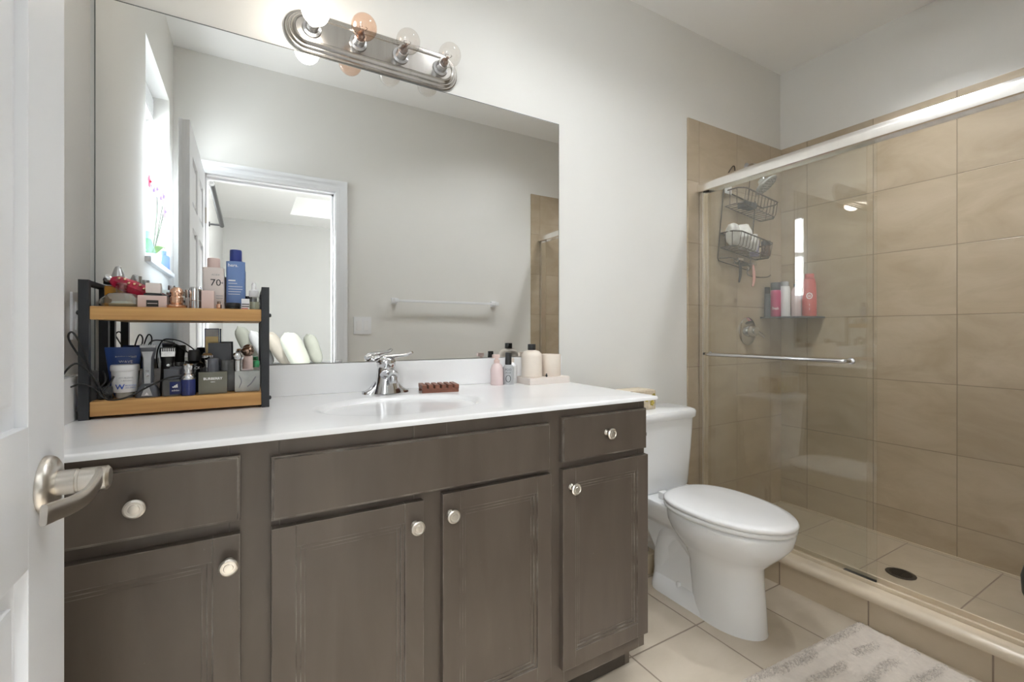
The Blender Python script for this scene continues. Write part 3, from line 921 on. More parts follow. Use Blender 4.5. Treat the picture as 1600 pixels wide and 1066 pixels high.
E2 = [b.v((x * 0.7 + rx * 0.3, y * 0.7 + ry * 0.3, CT - 0.0008)) for (x, y), (rx, ry) in zip(R1, rect)]
E3 = [b.v((x, y, CT)) for x, y in rect]
rings = [R0, E0, E1, E2, E3]
for k, dz in ((1.06, 0), (1.02, -0.0004), (0.99, -0.002), (0.96, -0.005), (0.93, -0.011), (0.89, -0.023), (0.84, -0.042), (0.76, -0.073), (0.62, -0.108), (0.38, -0.131), (0.1, -0.14)):
    rings.append([b.v((sx + (x - sx) * k, sy + (y - sy) * k, CT + dz)) for x, y in oval])
b.skin(rings, capends=True)
b.obj('top', 'marble', ct, angle=45)
tag(MB().box(0.004, 1.553, -0.018, -0.002, CT + 0.0003, 1.021, 0.003).obj('backsplash', 'marble'), 'white marble backsplash strip under the wall mirror', 'backsplash')
tag(MB().box(0.002, 0.020, -0.592, -0.0185, CT + 0.0003, 1.024, 0.003).obj('side_splash', 'marble'), 'white marble side splash against the left wall', 'splash')
MB().lathe([(0.0, CT - 0.1385), (0.022, CT - 0.1385), (0.024, CT - 0.136), (0.018, CT - 0.133), (0, CT - 0.131)], (sx, sy, 0), 24).obj('drain', 'chrome', ct)

# faucet: centerset base with flared feet, arched body, spout, single lever
fa = thing('faucet', 'chrome single lever faucet at the back of the sink', 'faucet', (0.757, -0.085, CT))
b = MB()
secs = []
FX, FY = 0.768, -0.090
for x in [i / 24 * 2 - 1 for i in range(25)]:
    hx = x * 0.078
    w = 0.024 * max(0.0, 1 - abs(x) ** 6) ** 0.5 + 0.001
    if abs(x) < 0.42:
        h = 0.052 + 0.03 * (1 - (x / 0.42) ** 2)
    else:
        t = (abs(x) - 0.42) / 0.58
        h = 0.010 + 0.042 * max(0.0, 1 - t) ** 2.2
    ring = []
    for k in range(13):
        a = PI * k / 12
        ring.append((FX + hx, FY - w * math.cos(a), CT + h * max(0.0, math.sin(a)) ** 0.6))
    secs.append(ring)
b.loft(secs)
b.obj('base', 'chrome', fa, angle=60)
b = MB()
b.loft([[(FX + r * math.cos(2 * PI * k / 28), FY + yo + r * q * math.sin(2 * PI * k / 28), CT + z) for k in range(28)] for r, q, z, yo in ((0.047, 0.75, 0.002, -0.012), (0.042, 0.80, 0.020, -0.012), (0.037, 0.86, 0.040, -0.010), (0.033, 0.92, 0.060, -0.006), (0.030, 0.97, 0.080, -0.004), (0.0285, 1, 0.0865, -0.003), (0.0285, 1, 0.0885, -0.003), (0.0305, 1, 0.091, -0.003), (0.0310, 1, 0.106, -0.004), (0.027, 1, 0.117, -0.005), (0.014, 1, 0.122, -0.005))])
b.obj('body', 'chrome', fa, angle=60)
b = MB()
sp = bez([(FX, FY - 0.005, CT + 0.056), (FX, FY - 0.042, CT + 0.069), (FX, FY - 0.074, CT + 0.070), (FX, FY - 0.094, CT + 0.064)], 6)
rings = []
for i, p in enumerate(sp):
    t = i / (len(sp) - 1)
    hw, hh = 0.028 - 0.011 * t, 0.022 - 0.008 * t
    d = (sp[min(i + 1, len(sp) - 1)] - sp[max(i - 1, 0)]).normalized()
    u = V((1, 0, 0)).cross(d).normalized()
    rings.append([p + V((1, 0, 0)) * hw * math.cos(2 * PI * k / 16) + u * hh * math.sin(2 * PI * k / 16) for k in range(16)])
b.loft(rings)
so = b.obj('spout', 'chrome', fa, angle=60)
MB().lathe([(0.013, CT + 0.042), (0.0138, CT + 0.045), (0.0138, CT + 0.060), (0.011, CT + 0.066)], (FX, FY - 0.089, 0), 20).obj('aerator', 'steel', so)
b = MB()
hp = bez([(FX - 0.030, FY + 0.008, CT + 0.108), (FX - 0.006, FY - 0.003, CT + 0.121), (FX + 0.024, FY - 0.018, CT + 0.125), (FX + 0.058, FY - 0.038, CT + 0.129), (FX + 0.076, FY - 0.049, CT + 0.137)], 6)
rings = []
for i, p in enumerate(hp):
    t = i / (len(hp) - 1)
    hw = (0.012 + 0.016 * math.sin(min(1, t * 3.2) * PI / 2)) * (1 - 0.62 * t)
    hh = 0.0105 * (1 - 0.58 * t)
    d = (hp[min(i + 1, len(hp) - 1)] - hp[max(i - 1, 0)]).normalized()
    s = d.cross(V((0, 0, 1))).normalized()
    u = s.cross(d).normalized()
    rings.append([p + s * hw * math.cos(2 * PI * k / 14) + u * hh * math.sin(2 * PI * k / 14) for k in range(14)])
b.loft(rings)
b.obj('lever', 'chrome', fa, angle=60)
MB().tube([(FX, FY + 0.028, CT + 0.01), (FX, FY + 0.028, CT + 0.062)], 0.0025, 8).sphere((FX, FY + 0.028, CT + 0.064), 0.0055, 12, 8).obj('pop_up_rod', 'chrome', fa)

# mirror
MX0, MX1, MZ0, MZ1 = 0.012, 1.543, 1.0235, 2.034
mir = thing('wall_mirror', 'large frameless wall mirror above the white countertop', 'mirror', ((MX0 + MX1) / 2, -0.004, MZ0))
MB().box(MX0, MX1, -0.0065, -0.0015, MZ0, MZ1).obj('glass', 'mirror', mir, smooth=False)
b = MB()
e = 0.0028
for q in ((MX0 - e, MX0, MZ0, MZ1 + e), (MX1, MX1 + e, MZ0, MZ1 + e), (MX0, MX1, MZ1, MZ1 + e)):
    b.box(q[0], q[1], -0.0068, -0.0015, q[2], q[3])
b.obj('edge', 'mirroredge', mir, smooth=False)
for x, z, dz in ((0.63, MZ0, 1),):
    MB().box(x - 0.012, x + 0.012, -0.0105, -0.007, z - 0.001 if dz > 0 else z - 0.009, z + 0.009 if dz > 0 else z + 0.001, 0.002).obj('clip', 'steel', mir)

# vanity light bar with four globe bulbs
LZ, LX0, LX1 = 2.108, 0.465, 1.062
bar = thing('vanity_light_bar', 'brushed nickel light bar with four globe bulbs above the mirror', 'wall light', ((LX0 + LX1) / 2, 0, LZ))


def stadium(inset, n=16):
    r = 0.068 - inset
    xa, xb = LX0 + 0.068, LX1 - 0.068
    out = [(xb + r * math.cos(-PI / 2 + PI * k / n), LZ + r * math.sin(-PI / 2 + PI * k / n)) for k in range(n + 1)]
    out += [(xa + r * math.cos(PI / 2 + PI * k / n), LZ + r * math.sin(PI / 2 + PI * k / n)) for k in range(n + 1)]
    return out


b = MB()
prof = [(0.0, 0.0), (0.0, 0.008), (0.004, 0.011), (0.008, 0.011), (0.010, 0.015), (0.014, 0.019), (0.018, 0.019), (0.020, 0.024), (0.026, 0.030), (0.030, 0.031), (0.033, 0.028)]
b.skin([[b.v((x, -y, z)) for x, z in stadium(i)] for i, y in prof], capends=True)
b.obj('back_plate', 'nickelbar', bar, angle=25)
BX = [0.545, 0.690, 0.835, 0.985]
for i, x in enumerate(BX):
    b = MB()
    b.lathe([(0.030, -0.026), (0.028, -0.034), (0.020, -0.037), (0.0195, -0.068), (0.0175, -0.070), (0.0, -0.070)], (x, 0, LZ), 24, 'Y')
    b.obj('socket', 'steel', bar)
    yc = -0.123
    prof = [(0.013, -0.066), (0.0145, -0.078), (0.017, -0.084)]
    for k in range(3, 17):
        a = PI * k / 16
        prof.append((0.0398 * math.sin(a) if k < 16 else 0, yc + 0.0398 * math.cos(a)))
    lit = (i == 0)
    bb = MB().lathe(prof, (x, 0, LZ), 28, 'Y').obj('bulb', 'bulblit' if lit else ('bulbtan' if i == 1 else 'bulb'), bar)
    if lit:
        bb['label'] = 'lit bulb glowing warm white'
    else:
        b = MB()
        b.lathe([(0.0125, -0.066), (0.0135, -0.075), (0.012, -0.084), (0.005, -0.092), (0.004, -0.106), (0, -0.107)], (x, 0, LZ), 16, 'Y')
        for sgn in (-1, 1):
            b.tube(bez([(x + sgn * 0.003, -0.10, LZ), (x + sgn * 0.012, -0.112, LZ + 0.004), (x + sgn * 0.005, -0.124, LZ)], 4), 0.0009, 6)
        b.obj('filament_stem', 'brownmetal', bb)

# unseen ceiling downlights added as fill over the floor and the shower
for lx, ly, lab in ((1.28, -0.64, 'unseen white cylinder downlight added as fill above the sink side of the floor'), (2.0, -0.86, 'unseen white cylinder downlight added as fill above the toilet'), (2.74, -0.80, 'unseen white cylinder downlight added as fill above the shower')):
    cl = thing('added_fill_downlight', lab, 'ceiling light', (lx, ly, H))
    dp, mat = (0.100, 'fillglass4') if lx > 2.5 else (0.066 if lx < 1.5 else 0.056, 'fillglass')
    MB().lathe([(0.074, H - dp), (0.078, H - dp - 0.004), (0.084, H - dp - 0.002), (0.084, H - 0.0005), (0.0, H - 0.0005), (0.0, H - 0.003), (0.074, H - 0.003), (0.074, H - dp)], (lx, ly, 0), 36, cap=False).obj('housing', 'baffle', cl)
    MB().lathe([(0.0, H - 0.012), (0.068, H - 0.012), (0.068, H - 0.004), (0.0, H - 0.004)], (lx, ly, 0), 32).obj('lens', mat, cl)

# outlet on the left wall, switch on the front wall, towel bar
ou = thing('wall_outlet', 'white electrical outlet plate on the left wall above the side splash', 'outlet', (0, -0.13, 1.165))
MB().box(0.0005, 0.006, -0.165, -0.095, 1.108, 1.223, 0.002).obj('cover_plate', 'trimwhite', ou)
for z in (1.145, 1.187):
    MB().box(0.005, 0.0075, -0.147, -0.113, z - 0.014, z + 0.014, 0.003).obj('socket', 'white', ou)
sw = thing('light_switch', 'white double light switch plate beside the doorway', 'light switch', (1.035, YB, 1.165))
MB().box(0.977, 1.094, YB + 0.0005, YB + 0.006, 1.108, 1.226, 0.002).obj('cover_plate', 'trimwhite', sw)
for x in (1.012, 1.058):
    MB().box(x - 0.016, x + 0.016, YB + 0.005, YB + 0.0085, 1.134, 1.200, 0.002).obj('rocker', 'white', sw)
tb = thing('towel_bar', 'white towel bar mounted on the wall opposite the mirror', 'towel bar', (1.63, YB, 1.34))
for x in (1.25, 2.035):
    MB().box(x - 0.021, x + 0.021, YB + 0.0005, YB + 0.018, 1.318, 1.362, 0.004).box(x - 0.014, x + 0.014, YB + 0.015, YB + 0.078, 1.326, 1.354, 0.004).obj('post', 'trimwhite', tb)
MB().box(1.255, 2.03, YB + 0.054, YB + 0.070, 1.332, 1.348, 0.003).obj('bar', 'trimwhite', tb)

# ------------------------------------------------------------------ toilet
TX = 2.004
to = thing('toilet', 'white two-piece toilet with closed lid between vanity and shower', 'toilet', (TX, -0.4, 0))


def egg(yb, yf, hw, n=40, px=2.3, frac=0.42, px_=None):
    """outline seen from above: rounder at the front (yf, nearer the room) than at the back"""
    out = []
    ym = yb + (yf - yb) * frac
    for k in range(n):
        a = 2 * PI * k / n
        c, s = math.cos(a), math.sin(a)
        if s >= 0:   # front
            x = hw * abs(c) ** (2 / 2.0) * (1 if c > 0 else -1)
            y = ym + (yf - ym) * abs(s) ** (2 / 2.0)
        else:
            x = hw * abs(c) ** (2 / px) * (1 if c > 0 else -1)
            y = ym + (yb - ym) * abs(s) ** (2 / px)
        out.append((TX + x, y))
    return out


def ering(e, z):
    return [(x, y, z) for x, y in e]


b = MB()
# front pedestal flaring into the bowl and rim
b.loft([ering(egg(-0.36, -0.655, 0.102, frac=0.45), 0.0), ering(egg(-0.36, -0.653, 0.102, frac=0.45), 0.012), ering(egg(-0.36, -0.648, 0.099, frac=0.45), 0.10), ering(egg(-0.35, -0.640, 0.097, frac=0.45), 0.20),
        ering(egg(-0.33, -0.640, 0.104, frac=0.45), 0.245), ering(egg(-0.30, -0.672, 0.130, frac=0.45), 0.280), ering(egg(-0.28, -0.712, 0.160, frac=0.45), 0.320), ering(egg(-0.265, -0.739, 0.176, frac=0.45), 0.355), ering(egg(-0.26, -0.748, 0.181, frac=0.45), 0.392), ering(egg(-0.262, -0.744, 0.178, frac=0.45), 0.402), ering(egg(-0.28, -0.70, 0.15, frac=0.45), 0.404)])
# rear deck under the tank
def rr3(w, y0, y1, r, z):
    return [(TX + a, (y0 + y1) / 2 + c, z) for a, c in rrect(w, abs(y1 - y0), r, 4)]


b.loft([rr3(0.16, -0.04, -0.36, 0.05, 0.285), rr3(0.22, -0.03, -0.38, 0.05, 0.325), rr3(0.26, -0.025, -0.40, 0.05, 0.37), rr3(0.27, -0.025, -0.40, 0.05, 0.396), rr3(0.262, -0.03, -0.39, 0.05, 0.402)])
# web between pedestal and flange, foot flange and trapway
b.loft([rr3(0.172, -0.165, -0.50, 0.05, 0.0), rr3(0.150, -0.17, -0.50, 0.05, 0.08), rr3(0.118, -0.16, -0.50, 0.04, 0.16), rr3(0.112, -0.10, -0.50, 0.04, 0.24), rr3(0.15, -0.06, -0.50, 0.04, 0.31), rr3(0.16, -0.06, -0.50, 0.04, 0.34)])
b.loft([rr3(0.198, -0.17, -0.52, 0.06, 0.0), rr3(0.196, -0.17, -0.52, 0.06, 0.02), rr3(0.17, -0.18, -0.52, 0.05, 0.062), rr3(0.10, -0.20, -0.50, 0.04, 0.085)])
b.tube(bez([(TX, -0.50, 0.10), (TX, -0.42, 0.20), (TX, -0.33, 0.27), (TX, -0.26, 0.24), (TX, -0.225, 0.14), (TX, -0.225, 0.03)], 6), 0.072, 18)
b.tube(bez([(TX, -0.36, 0.32), (TX, -0.30, 0.24), (TX, -0.24, 0.16)], 5), 0.066, 16)
bowl = b.obj('bowl', 'porcelain', to, angle=70)
for s in (-1, 1):
    MB().lathe([(0.012, 0.055), (0.012, 0.07), (0.008, 0.078), (0, 0.08)], (TX + s * 0.075, -0.33, 0), 14).obj('bolt_cap', 'porcelain', bowl)


def trs(w, d0, d1, r, z):
    return [(TX + a, (d0 + d1) / 2 + c, z) for a, c in rrect(w, abs(d1 - d0), r, 6)]


b = MB()
b.loft([trs(0.315, -0.03, -0.19, 0.035, 0.403), trs(0.33, -0.025, -0.20, 0.035, 0.42), trs(0.352, -0.02, -0.21, 0.035, 0.60), trs(0.362, -0.018, -0.216, 0.035, 0.728)])
tk = b.obj('tank', 'porcelain', to, angle=50)
b = MB()
b.loft([trs(0.372, -0.014, -0.222, 0.04, 0.727), trs(0.385, -0.012, -0.226, 0.04, 0.733), trs(0.387, -0.012, -0.228, 0.04, 0.756), trs(0.379, -0.015, -0.224, 0.04, 0.765), trs(0.36, -0.03, -0.205, 0.04, 0.769)])
b.obj('tank_lid', 'porcelain', to, angle=50)
b = MB()
b.loft([ering(egg(-0.255, -0.750, 0.184), 0.408), ering(egg(-0.252, -0.754, 0.187), 0.412), ering(egg(-0.252, -0.754, 0.187), 0.420), ering(egg(-0.256, -0.749, 0.183), 0.424)])
st = b.obj('seat', 'lidplastic', to, angle=50)
b = MB()
b.loft([ering(egg(-0.258, -0.753, 0.182, px=2.5, frac=0.44), 0.4265), ering(egg(-0.255, -0.757, 0.185, px=2.5, frac=0.44), 0.430), ering(egg(-0.255, -0.757, 0.185, px=2.5, frac=0.44), 0.437), ering(egg(-0.259, -0.752, 0.181, px=2.5, frac=0.44), 0.4425), ering(egg(-0.275, -0.72, 0.164, px=2.4, frac=0.44), 0.446), ering(egg(-0.34, -0.60, 0.09), 0.4485)])
b.obj('lid', 'lidplastic', to, angle=50)
for s in (-1, 1):
    MB().box(TX + s * 0.075 - 0.02, TX + s * 0.075 + 0.02, -0.262, -0.236, 0.403, 0.432, 0.006).obj('hinge', 'lidplastic', to)
b = MB()
b.lathe([(0.011, -0.228), (0.012, -0.222), (0.012, -0.214)], (TX - 0.182, 0, 0.69), 14, 'Y')
b.box(TX - 0.194, TX - 0.166, -0.238, -0.230, 0.682, 0.697, 0.003)
b.obj('flush_lever', 'chrome', to)

bx = thing('tissue_box', 'tan floral tissue box on the toilet tank lid', 'tissue box', (1.884, -0.092, 0.7695))
b = MB(at(1.884, -0.092, 0.7695, 0.0))
b.box(-0.11, 0.11, -0.055, 0.055, 0.0, 0.088, 0.008)
tbx = b.obj('carton', 'tissue', bx)
b = MB(at(1.884, -0.092, 0.7695, 0.0))
b.box(-0.104, 0.104, -0.049, 0.049, 0.085, 0.0905, 0.004)
b.obj('carton_top', 'tissuetop', bx)
b = MB(at(1.884, -0.092, 0.7695, 0.0))
for (px_, pz_) in ((0.085, 0.03), (0.05, 0.05), (0.02, 0.028), (0.095, 0.06)):
    for k in range(5):
        a = 2 * PI * k / 5
        b.sphere((px_ + 0.008 * math.cos(a), -0.0552, pz_ + 0.008 * math.sin(a)), 0.006, 8, 6, (1, 0.12, 1))
b.obj('flower_print', 'mustard', bx)

bru = thing('toilet_brush_holder', 'small beige canister behind the toilet base', 'toilet brush', (1.99, -0.075, 0))
MB().lathe([(0.0, 0.0), (0.040, 0.0), (0.042, 0.004), (0.042, 0.088), (0.038, 0.092), (0.0, 0.092)], (1.992, -0.085, 0), 24).obj('canister', 'beige', bru)
MB().lathe([(0.014, 0.092), (0.014, 0.11), (0.008, 0.12), (0.008, 0.25), (0.0, 0.255)], (1.992, -0.085, 0), 14).obj('brush_handle', 'black', bru)

# ------------------------------------------------------------------ rug
RX0, RX1, RY0, RY1 = 1.50, 2.395, -1.33, -0.745
b = MB(at((RX0 + RX1) / 2, (RY0 + RY1) / 2, 0.0, math.radians(-4)))
nx, ny = 190, 150
hw, hd = (RX1 - RX0) / 2, (RY1 - RY0) / 2
grid = []
rnd = random.Random(3)


def stripe(y):
    """1 on a shaggy stripe, 0 on the flat woven one"""
    t = ((hd - y) / 0.078) % 1.0
    return max(0.0, min(1.0, (0.5 - abs(t - 0.38)) * 6 - 1.25))


tuft_faces = []
for i in range(nx + 1):
    row = []
    for j in range(ny + 1):
        x, y = -hw + 2 * hw * i / nx, -hd + 2 * hd * j / ny
        edge = min(hw - abs(x), hd - abs(y))
        s = stripe(y + 0.016 * noise.noise((x * 6, y * 6, 0))) * max(0, min(1, 0.75 + 1.3 * noise.noise((x * 9, y * 13, 5))))
        n1 = noise.noise((x * 60, y * 60, 3.1))
        z = 0.010 + 0.004 * s + (0.0045 * s + 0.0012) * (rnd.random() * 2 - 1) + 0.003 * s * n1
        if edge < 0.012:
            z *= max(0.12, edge / 0.012)
        jx, jy = ((rnd.random() - 0.5) * 0.004 * (0.4 + s), (rnd.random() - 0.5) * 0.004 * (0.4 + s)) if 0 < i < nx and 0 < j < ny else (0.004 * (rnd.random() - .5), 0.004 * (rnd.random() - .5))
        row.append(b.v((x + jx, y + jy, max(z, 0.0012))))
    grid.append(row)
for i in range(nx):
    for j in range(ny):
        f = b.face((grid[i][j], grid[i + 1][j], grid[i + 1][j + 1], grid[i][j + 1]))
        y = -hd + 2 * hd * (j + .5) / ny
        x = -hw + 2 * hw * (i + .5) / nx
        f.material_index = 1 if stripe(y + 0.016 * noise.noise((x * 6, y * 6, 0))) * max(0, min(1, 0.75 + 1.3 * noise.noise((x * 9, y * 13, 5)))) * (0.5 + rnd.random()) > 0.5 else 0
rug = b.obj('bath_rug', 'rug', angle=180)
rug.data.materials.append(M['rugtuft'])
tag(rug, 'fluffy grey-beige striped cotton rug on the floor before the shower curb', 'rug')

# ------------------------------------------------------------------ shower enclosure
GY1 = -0.802
fr = thing('shower_door_frame', 'silver sliding-door frame with header rail around the shower opening', 'shower frame', (XG, -0.76, 0.137))
hdr = []
for k in range(9):
    a = PI / 2 + k * PI / 2 / 8
    hdr.append((XG + 0.006 + 0.042 * math.cos(a), 1.905 + 0.032 * math.sin(a)))
hdr += [(XG - 0.036, 1.876), (XG - 0.026, 1.874), (XG - 0.026, 1.884), (XG + 0.028, 1.884), (XG + 0.028, 1.874), (XG + 0.034, 1.876), (XG + 0.034, 1.93), (XG + 0.026, 1.937)]
MB().prism(hdr, 'XZ', YB + TT + 0.001, -TT - 0.001).obj('header_rail', 'alu', fr)
b = MB()
for y0, y1 in ((-TT - 0.026, -TT - 0.0005), (YB + TT + 0.0005, YB + TT + 0.026)):
    j = b
    j.box(XG - 0.018, XG + 0.026, y0, y1, 0.138, 1.884, 0.003)
b.obj('jamb', 'alu', fr, smooth=False)
b = MB()
b.box(XG - 0.022, XG - 0.014, YB + TT + 0.026, -TT - 0.026, 0.1375, 0.152, 0.0015)
b.box(XG + 0.018, XG + 0.026, YB + TT + 0.026, -TT - 0.026, 0.1375, 0.160, 0.0015)
b.box(XG - 0.022, XG + 0.026, YB + TT + 0.026, -TT - 0.026, 0.1372, 0.1395)
b.obj('bottom_track', 'bullnose', fr, smooth=False)
MB().box(XG - 0.0135, XG + 0.0175, -0.80, -0.69, 0.1397, 0.147, 0.002).obj('door_guide', 'black', fr)
MB().box(XG - 0.020, XG - 0.004, -0.048, -0.036, 1.002, 1.014, 0.002).obj('bumper', 'rubber', fr)
MB().box(XG - 0.018, XG + 0.02, -0.046, -0.036, 1.876, 1.884, 0.002).obj('bumper', 'rubber', fr)

# two sliding panes, both pushed to the toilet end
p1 = thing('shower_door', 'outer sliding glass shower door with a chrome handle bar', 'shower door', (XG - 0.006, -0.42, 0.149), 'sliding glass shower doors')
MB().box(XG - 0.010, XG - 0.004, -0.776, -0.040, 0.149, 1.890).obj('glass_pane', 'showerglass', p1, smooth=False)
HB = 1.008
b = MB()
b.tube(bez([(XG - 0.010, -0.075, HB), (XG - 0.045, -0.078, HB), (XG - 0.056, -0.095, HB), (XG - 0.058, -0.15, HB), (XG - 0.058, -0.40, HB), (XG - 0.058, -0.65, HB), (XG - 0.056, -0.705, HB), (XG - 0.045, -0.722, HB), (XG - 0.010, -0.725, HB)], 6), 0.0085, 14)
for y in (-0.075, -0.725):
    b.lathe([(0.013, XG - 0.016), (0.014, XG - 0.0105)], (0, y, HB), 18, 'X')
b.obj('handle_bar', 'chrome', p1)
p2 = thing('shower_door', 'inner sliding glass shower door, plain edge just past the outer one', 'shower door', (XG + 0.012, -0.44, 0.149), 'sliding glass shower doors')
MB().box(XG + 0.009, XG + 0.015, GY1, -0.040, 0.149, 1.890).obj('glass_pane', 'showerglass', p2, smooth=False)

# drain
dr = thing('shower_drain', 'round dark drain grate in the shower floor', 'drain', (2.852, -0.755, SF))
b = MB()
b.lathe([(0.040, SF + 0.0003), (0.052, SF + 0.0003), (0.054, SF + 0.002), (0.050, SF + 0.0035), (0.040, SF + 0.0035), (0.040, SF + 0.0003)], (2.852, -0.755, 0), 32)
b.obj('rim', 'bronze', dr)
b = MB()
for k in range(-4, 5):
    x = k * 0.009
    h = math.sqrt(max(0, 0.041 ** 2 - x * x))
    b.box(2.852 + x - 0.0025, 2.852 + x + 0.0025, -0.755 - h, -0.755 + h, SF + 0.0008, SF + 0.003)
b.box(2.852 - 0.041, 2.852 + 0.041, -0.757, -0.753, SF + 0.0008, SF + 0.003)
b.obj('grate', 'bronze', dr, smooth=False)
MB().lathe([(0, SF + 0.0002), (0.041, SF + 0.0002), (0.041, SF + 0.0006), (0, SF + 0.0006)], (2.852, -0.755, 0), 28).obj('opening', 'black', dr)

# valve
vx, vz = 2.905, 1.128
va = thing('shower_valve', 'round chrome shower valve with lever on the tiled wall', 'shower valve', (vx, -TT, vz))
MB().lathe([(0.082, -TT - 0.0005), (0.082, -TT - 0.004), (0.076, -TT - 0.009), (0.06, -TT - 0.012), (0.03, -TT - 0.014), (0, -TT - 0.014)], (vx, 0, vz), 36, 'Y').obj('escutcheon', 'chrome', va)
MB().lathe([(0.033, -TT - 0.012), (0.030, -TT - 0.045), (0.026, -TT - 0.058), (0, -TT - 0.06)], (vx, 0, vz), 28, 'Y').tube(bez([(vx, -TT - 0.045, vz), (vx + 0.03, -TT - 0.055, vz - 0.012), (vx + 0.068, -TT - 0.06, vz - 0.03)], 5), 0.010, 12).obj('lever', 'chrome', va)

# shower head
sh = thing('shower_sprayer', 'round grey shower head on the arm above the caddy', 'shower head', (2.90, -TT, 2.09))
MB().lathe([(0.028, -TT - 0.0005), (0.027, -TT - 0.004), (0.012, -TT - 0.010)], (2.90, 0, 2.09), 24, 'Y').tube(bez([(2.90, -TT, 2.09), (2.90, -0.05, 2.095), (2.90, -0.09, 2.06), (2.897, -0.112, 1.99)], 6), 0.009, 12).obj('arm', 'chrome', sh)
Tm = Matrix.Translation((2.895, -0.125, 1.955)) @ Matrix.Rotation(math.radians(-38), 4, 'X') @ Matrix.Rotation(math.radians(-14), 4, 'Y')
b = MB(Tm)
b.lathe([(0.0, -0.012), (0.060, -0.012), (0.068, -0.006), (0.068, 0.0), (0.05, 0.012), (0.022, 0.024), (0.016, 0.042), (0, 0.045)], seg=36)
b.obj('head', 'greyglass', sh)
b = MB(Tm)
for rr, n in ((0.018, 6), (0.036, 12), (0.052, 18)):
    for k in range(n):
        a = 2 * PI * k / n
        b.sphere((rr * math.cos(a), rr * math.sin(a), -0.0125), 0.0028, 6, 4)
b.obj('nozzle_ring', 'black', sh)

# caddy: wire frame hung from the wall, leaning a little to the right
CA = math.radians(7.5)
cpx, cpz = 2.86, 2.045
cad = thing('shower_caddy', 'dark wire shower caddy with two baskets hanging on the tiled wall', 'shower caddy', (cpx, -0.02, cpz))


def cd(dx, y, dz):
    return V((cpx + dx * math.cos(CA) + dz * math.sin(CA), y, cpz - dx * math.sin(CA) + dz * math.cos(CA)))


YW, YO = -0.018, -0.125
b = MB()
b.tube([cd(-0.17, YW, -0.13), cd(-0.17, YW, -0.535), cd(-0.16, YW, -0.55), cd(0.12, YW, -0.55), cd(0.13, YW, -0.535), cd(0.13, YW, -0.13)], 0.003, 8)
b.tube(bez([cd(-0.17, YW, -0.13), cd(-0.15, YW, -0.06), cd(-0.115, YW, 0.0), cd(-0.10, YW - 0.004, 0.012), cd(-0.085, YW, 0.0), cd(-0.085, YW, -0.015)], 5), 0.003, 8)
b.tube([cd(0.06, YW, 0.03), cd(0.06, YW, -0.14)], 0.0022, 8)
b.obj('back_frame', 'bronze', cad)


def basket(x0, x1, z0, z1, name='basket'):
    b = MB()
    c = 0.03
    top = [cd(x0, YW, z1), cd(x0, YO + c, z1), cd(x0 + c, YO, z1), cd(x1 - c, YO, z1), cd(x1, YO + c, z1), cd(x1, YW, z1)]
    bot = [cd(x0 + 0.01, YW, z0), cd(x0 + 0.01, YO + c, z0), cd(x0 + c, YO + 0.012, z0), cd(x1 - c, YO + 0.012, z0), cd(x1 - 0.01, YO + c, z0), cd(x1 - 0.01, YW, z0)]
    b.tube(top, 0.0042, 8, closed=True)
    b.tube(bot, 0.003, 8, closed=True)
    n = 11
    for k in range(n):
        x = x0 + c + (x1 - x0 - 2 * c) * k / (n - 1)
        b.tube([cd(x, YO, z1), cd(x, YO + 0.006, z0 + 0.012), cd(x, YO + 0.018, z0), cd(x, YW, z0)], 0.0019, 6)
    for x in (x0, x1):
        xs = x0 + 0.01 if x == x0 else x1 - 0.01
        for y in (YW - 0.03, YO + 0.035):
            b.tube([cd(x, y, z1), cd(xs, y, z0)], 0.0019, 6)
    return b.obj(name, 'bronze', cad)


basket(-0.155, 0.205, -0.235, -0.150)
basket(-0.165, 0.185, -0.475, -0.395)
b = MB()
b.tube([cd(-0.155, YW, -0.535), cd(-0.155, YO + 0.04, -0.54), cd(0.05, YO + 0.04, -0.54), cd(0.05, YW, -0.535)], 0.0032, 8)
for k in range(6):
    b.tube([cd(-0.03 + k * 0.016, YW, -0.537), cd(-0.03 + k * 0.016, YO + 0.04, -0.541)], 0.0019, 6)
b.obj('soap_shelf', 'bronze', cad)
for x in (-0.125, 0.0):
    MB().tube(bez([cd(x, YO + 0.04, -0.54), cd(x, YO + 0.03, -0.56), cd(x, YO + 0.018, -0.566), cd(x, YO + 0.008, -0.556)], 4), 0.0028, 8).obj('hook', 'bronze', cad)
MB().tube(bez([cd(0.10, YW - 0.004, -0.54), cd(0.10, YW - 0.01, -0.58), cd(0.13, YW - 0.045, -0.592), cd(0.18, YW - 0.075, -0.585), cd(0.20, YW - 0.085, -0.57)], 5), 0.003, 8).obj('hook', 'bronze', cad)


def bar_soap(dx, y, dz, w, d, h, mat):
    b = MB()
    c = cd(dx, y, dz)
    b.box(c.x - w / 2, c.x + w / 2, c.y - d / 2, c.y + d / 2, c.z, c.z + h, min(h, d) * 0.35, 3)
    return b


tg = MB()
c0 = cd(-0.150, -0.030, -0.125)
tg.box(c0.x - 0.03, c0.x + 0.03, c0.y - 0.003, c0.y - 0.0005, c0.z - 0.042, c0.z + 0.022, 0.001)
tag(tg.obj('paper_tag', 'white'), 'white square tag hooked on the left of the top caddy basket', 'tag')
tag(bar_soap(-0.02, -0.07, -0.228, 0.10, 0.06, 0.035, 'charcoal').obj('soap_bar', 'charcoal'), 'dark soap bar lying in the top caddy basket', 'soap')


